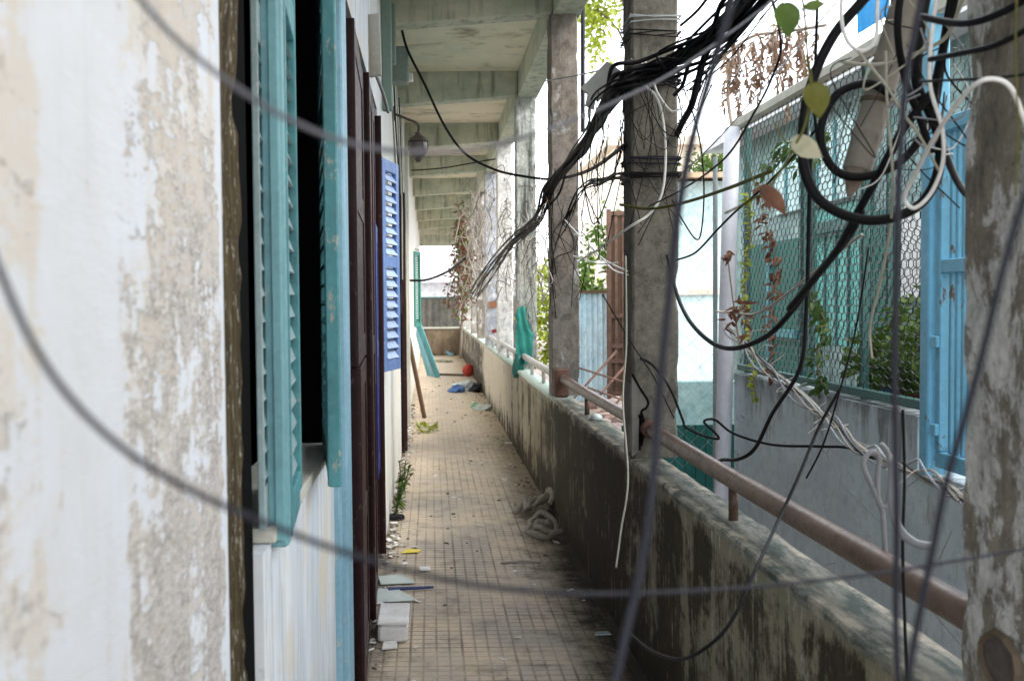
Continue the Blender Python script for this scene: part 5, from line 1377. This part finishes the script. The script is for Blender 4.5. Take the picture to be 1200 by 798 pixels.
# dead creeper above the lilac post
random.seed(86)
root = empty('dead_creeper', P(900, 90, 7.6), 'dead brown creeper hanging from a wire above the lilac post', 'creeper')
tw = MB(); mb = MB()
tw.tube([P(838, 75, 7.7), P(880, 44, 7.6), P(920, 38, 7.4), (P(968, 30, 7.0))], .012, 5, 6)
tw.tube([P(858, 150, 7.3), P(853, 110, 7.5), P(860, 60, 7.65)], .014, 5, 6)
for _ in range(34):
    t = random.random(); x = 846 + 112 * t; y = 62 - 28 * math.sin(t * 2.2) + rnd(-10, 14)
    q = [P(x, y, 7.5)]
    for s_ in range(random.choice((2, 3, 4, 5))): x += rnd(-7, 6); y += rnd(8, 24); q.append(P(x, y, 7.5 + rnd(-.12, .12)))
    tw.tube(q, .004, 4, 3)
    for v in spline(q, 4):
        for _q in range(2):
            if random.random() < .75: mb.leaf(v, (rnd(-1, 1), rnd(-1, 1), rnd(-1.8, -.3)), (rnd(-1, 1), -1, rnd(-.5, .5)), rnd(.035, .075), rnd(.012, .024), .5, .5)
tw.build('stem', K['twig'], root); mb.build('dead_leaves', K['leafbrown'], root)
# twisted pale vines and wire from the post down to the near pillar
root = empty('twisted_vine', P(980, 480, 3.6), 'pale twisted dry vine descending from the lilac post to the near pillar', 'vine')
random.seed(88)
VP_ = [(852, 384, 5.2), (872, 402, 5.0), (900, 430, 4.6), (935, 458, 4.2), (975, 492, 3.8), (1005, 524, 3.5), (1040, 540, 3.3), (1080, 558, 3.0), (1128, 586, 2.7)]
for s_ in range(6):
    q = []
    for i, v in enumerate(spline([P(*p) for p in VP_], 6)):
        a = i * .42 + s_ * 1.05; rr = (.008 + .014 * (s_ % 3) / 2) * (1 + .8 * math.sin(i * .31 + s_))
        q.append(v + Vector((rr * math.cos(a) * .6, rr * math.sin(a), rr * math.sin(a + 1))))
    mb = MB(); mb.tube(q, .0040 if s_ else .0065, 5, 2); mb.build('strand', K[('twigpale', 'twigpale', 'grey', 'black', 'twigpale', 'galv')[s_]], root)
mb = MB()
for _ in range(26):
    i = random.randrange(len(VP_) - 1); t = random.random()
    x, y, d = [VP_[i][k] * (1 - t) + VP_[i + 1][k] * t for k in range(3)]
    q = [P(x, y, d), P(x + rnd(-14, 14), y + rnd(-12, 12), d - .02), P(x + rnd(-26, 26), y + rnd(-18, 18), d - .03)]
    mb.tube(q, .0016, 4, 3)
tag(mb.build('twigs', K['twigpale'], root), kind='stuff')
cable('hanging_cable', [(838, 365, 5.0), (856, 366, 5.0), (885, 368, 4.8), (915, 350, 4.5), (955, 318, 4.1), (990, 290, 3.8), (1010, 275, 3.6)], .0055, 'twigpale', 'pale bent twig running from the lilac post up to the coils')
# rusty dead leaves on the post
random.seed(90)
root = empty('dead_leaf_spray', P(868, 365, 4.95), 'spray of rusty dead leaves beside the lilac post', 'leaves')
mb = MB(); 
for cx, cy_, n in ((868, 362, 16), (855, 372, 8), (852, 302, 6), (873, 385, 7)):
    for _ in range(n): mb.leaf(P(cx + rnd(-6, 6), cy_ + rnd(-8, 8), 4.95), (rnd(-1, 1), rnd(-1, .5), rnd(-1, .6)), (rnd(-1, 1), -1, rnd(-1, 1)), rnd(.035, .075), rnd(.012, .022), .4, .5)
mb.build('dead_leaves', K['leafrust'], root)
mb = MB(); mb.tube([P(866, 400, 4.95), P(860, 360, 4.97), P(852, 295, 4.97)], .004, 5, 4); mb.build('stem', K['twig'], root)
# single leaves close to the camera
def single_leaf(px, py, Y, d, nrm, L, W, mat, label):
    c = P(px, py, Y); d = Vector(d).normalized(); nrm = Vector(nrm); nrm = (nrm - d * nrm.dot(d)).normalized(); sd = d.cross(nrm)
    prof = [(0, 0), (-.06, .28), (.02, .62), (.15, .88), (.3, 1), (.5, .92), (.7, .66), (.87, .32), (1, 0)]
    vs, fs = [], []; m_ = 5
    for t, w in prof:
        for k in range(-m_, m_ + 1):
            u = k / m_
            tt = t if abs(u) > .01 else max(t, 0)
            vs.append(c + d * (tt * L) + sd * (u * w * W / 2) + nrm * (.22 * abs(u) * w * W / 2 - .15 * L * t * t + .03 * L * math.sin(7 * t + 3 * u)))
    n_ = 2 * m_ + 1
    for i in range(len(prof) - 1):
        for k in range(n_ - 1): fs.append((i * n_ + k, i * n_ + k + 1, (i + 1) * n_ + k + 1, (i + 1) * n_ + k))
    root = empty('hanging_leaf', c, label, 'leaf')
    MB().add(vs, fs).build('blade', K[mat], root, smooth=True)
    mb = MB(); mb.tube([c - d * (L * .5) + Vector((0, 0, .02)), c - d * (L * .2), c], .0013, 5, 4); mb.build('stalk', K['leafolive'], root)
single_leaf(918, 6, 1.45, (.25, 0, -1), (.2, -1, .15), .046, .043, 'leaf', 'round green leaf hanging at the top edge above the netting')
single_leaf(951, 100, 1.5, (.35, 0, -1), (.25, -1, .1), .050, .046, 'leafolive', 'olive green leaf hanging in front of the black coils')
single_leaf(928, 168, 1.5, (1, 0, -.35), (0, -1, .5), .052, .040, 'leafpale', 'pale drying leaf lying at the left of the coils')
single_leaf(892, 222, 1.5, (.9, 0, -.75), (.3, -1, .6), .056, .038, 'leafrust', 'curled rusty brown leaf left of the coils')
single_leaf(944, 10, 1.45, (.9, 0, .3), (.1, -1, .3), .030, .016, 'leaf', 'narrow green leaf at the top edge right of the round leaf')
cable('leaf_stem', [(935, -20, 1.48), (942, 10, 1.48), (946, 60, 1.5), (951, 100, 1.5), (945, 140, 1.5), (935, 165, 1.5), (905, 215, 1.52), (880, 235, 1.55), (850, 250, 1.6)], .0019, 'leafolive', 'thin olive stem carrying the hanging leaves')
cable('leaf_stem', [(1192, -20, 1.2), (1190, 60, 1.2), (1193, 150, 1.2), (1190, 230, 1.2)], .0012, 'leafolive', 'hair thin green stem hanging in front of the near pillar')

# ------------------------------------------------------------------ light
W = bpy.data.worlds.new('World'); scene.world = W; W.use_nodes = True
nt = W.node_tree; bg = nt.nodes['Background']
sky = nt.nodes.new('ShaderNodeTexSky'); sky.sky_type = 'NISHITA'; sky.sun_disc = False
SUN = Vector((1.0, -.45, .95)).normalized()
el = math.asin(SUN.z); az = math.atan2(SUN.x, SUN.y)
sky.sun_elevation = el; sky.sun_rotation = az
sky.air_density = 1.0; sky.dust_density = 5.0; sky.ozone_density = 1.0
tc = nt.nodes.new('ShaderNodeTexCoord'); cn = nt.nodes.new('ShaderNodeTexNoise'); cn.inputs['Scale'].default_value = 1.6; cn.inputs['Detail'].default_value = 6
nt.links.new(tc.outputs['Generated'], cn.inputs['Vector'])
cr = nt.nodes.new('ShaderNodeMapRange'); nt.links.new(cn.outputs[0], cr.inputs[0])
for i_, q_ in enumerate((.3, .6, .78, 1.0)): cr.inputs[i_ + 1].default_value = q_
cm = nt.nodes.new('ShaderNodeMix'); cm.data_type = 'RGBA'; cm.inputs[7].default_value = (6.8, 7.2, 7.8, 1)     # high thin cloud
nt.links.new(cr.outputs[0], cm.inputs[0]); nt.links.new(sky.outputs[0], cm.inputs[6])
nt.links.new(cm.outputs[2], bg.inputs[0]); bg.inputs[1].default_value = .15
L = bpy.data.lights.new('sun', 'SUN'); L.energy = 1.0; L.angle = R(18); L.color = (1, .93, .83)
so = bpy.data.objects.new('sun', L); COL.objects.link(so)
so.rotation_euler = SUN.to_track_quat('Z', 'Y').to_euler()
vs_ = scene.view_settings
scene.display_settings.display_device = 'sRGB'
vs_.view_transform = 'Standard'; vs_.look = 'None'; vs_.gamma = 1; vs_.use_curve_mapping = False
vs_.exposure = 1.95
scene.cycles.max_bounces = 8
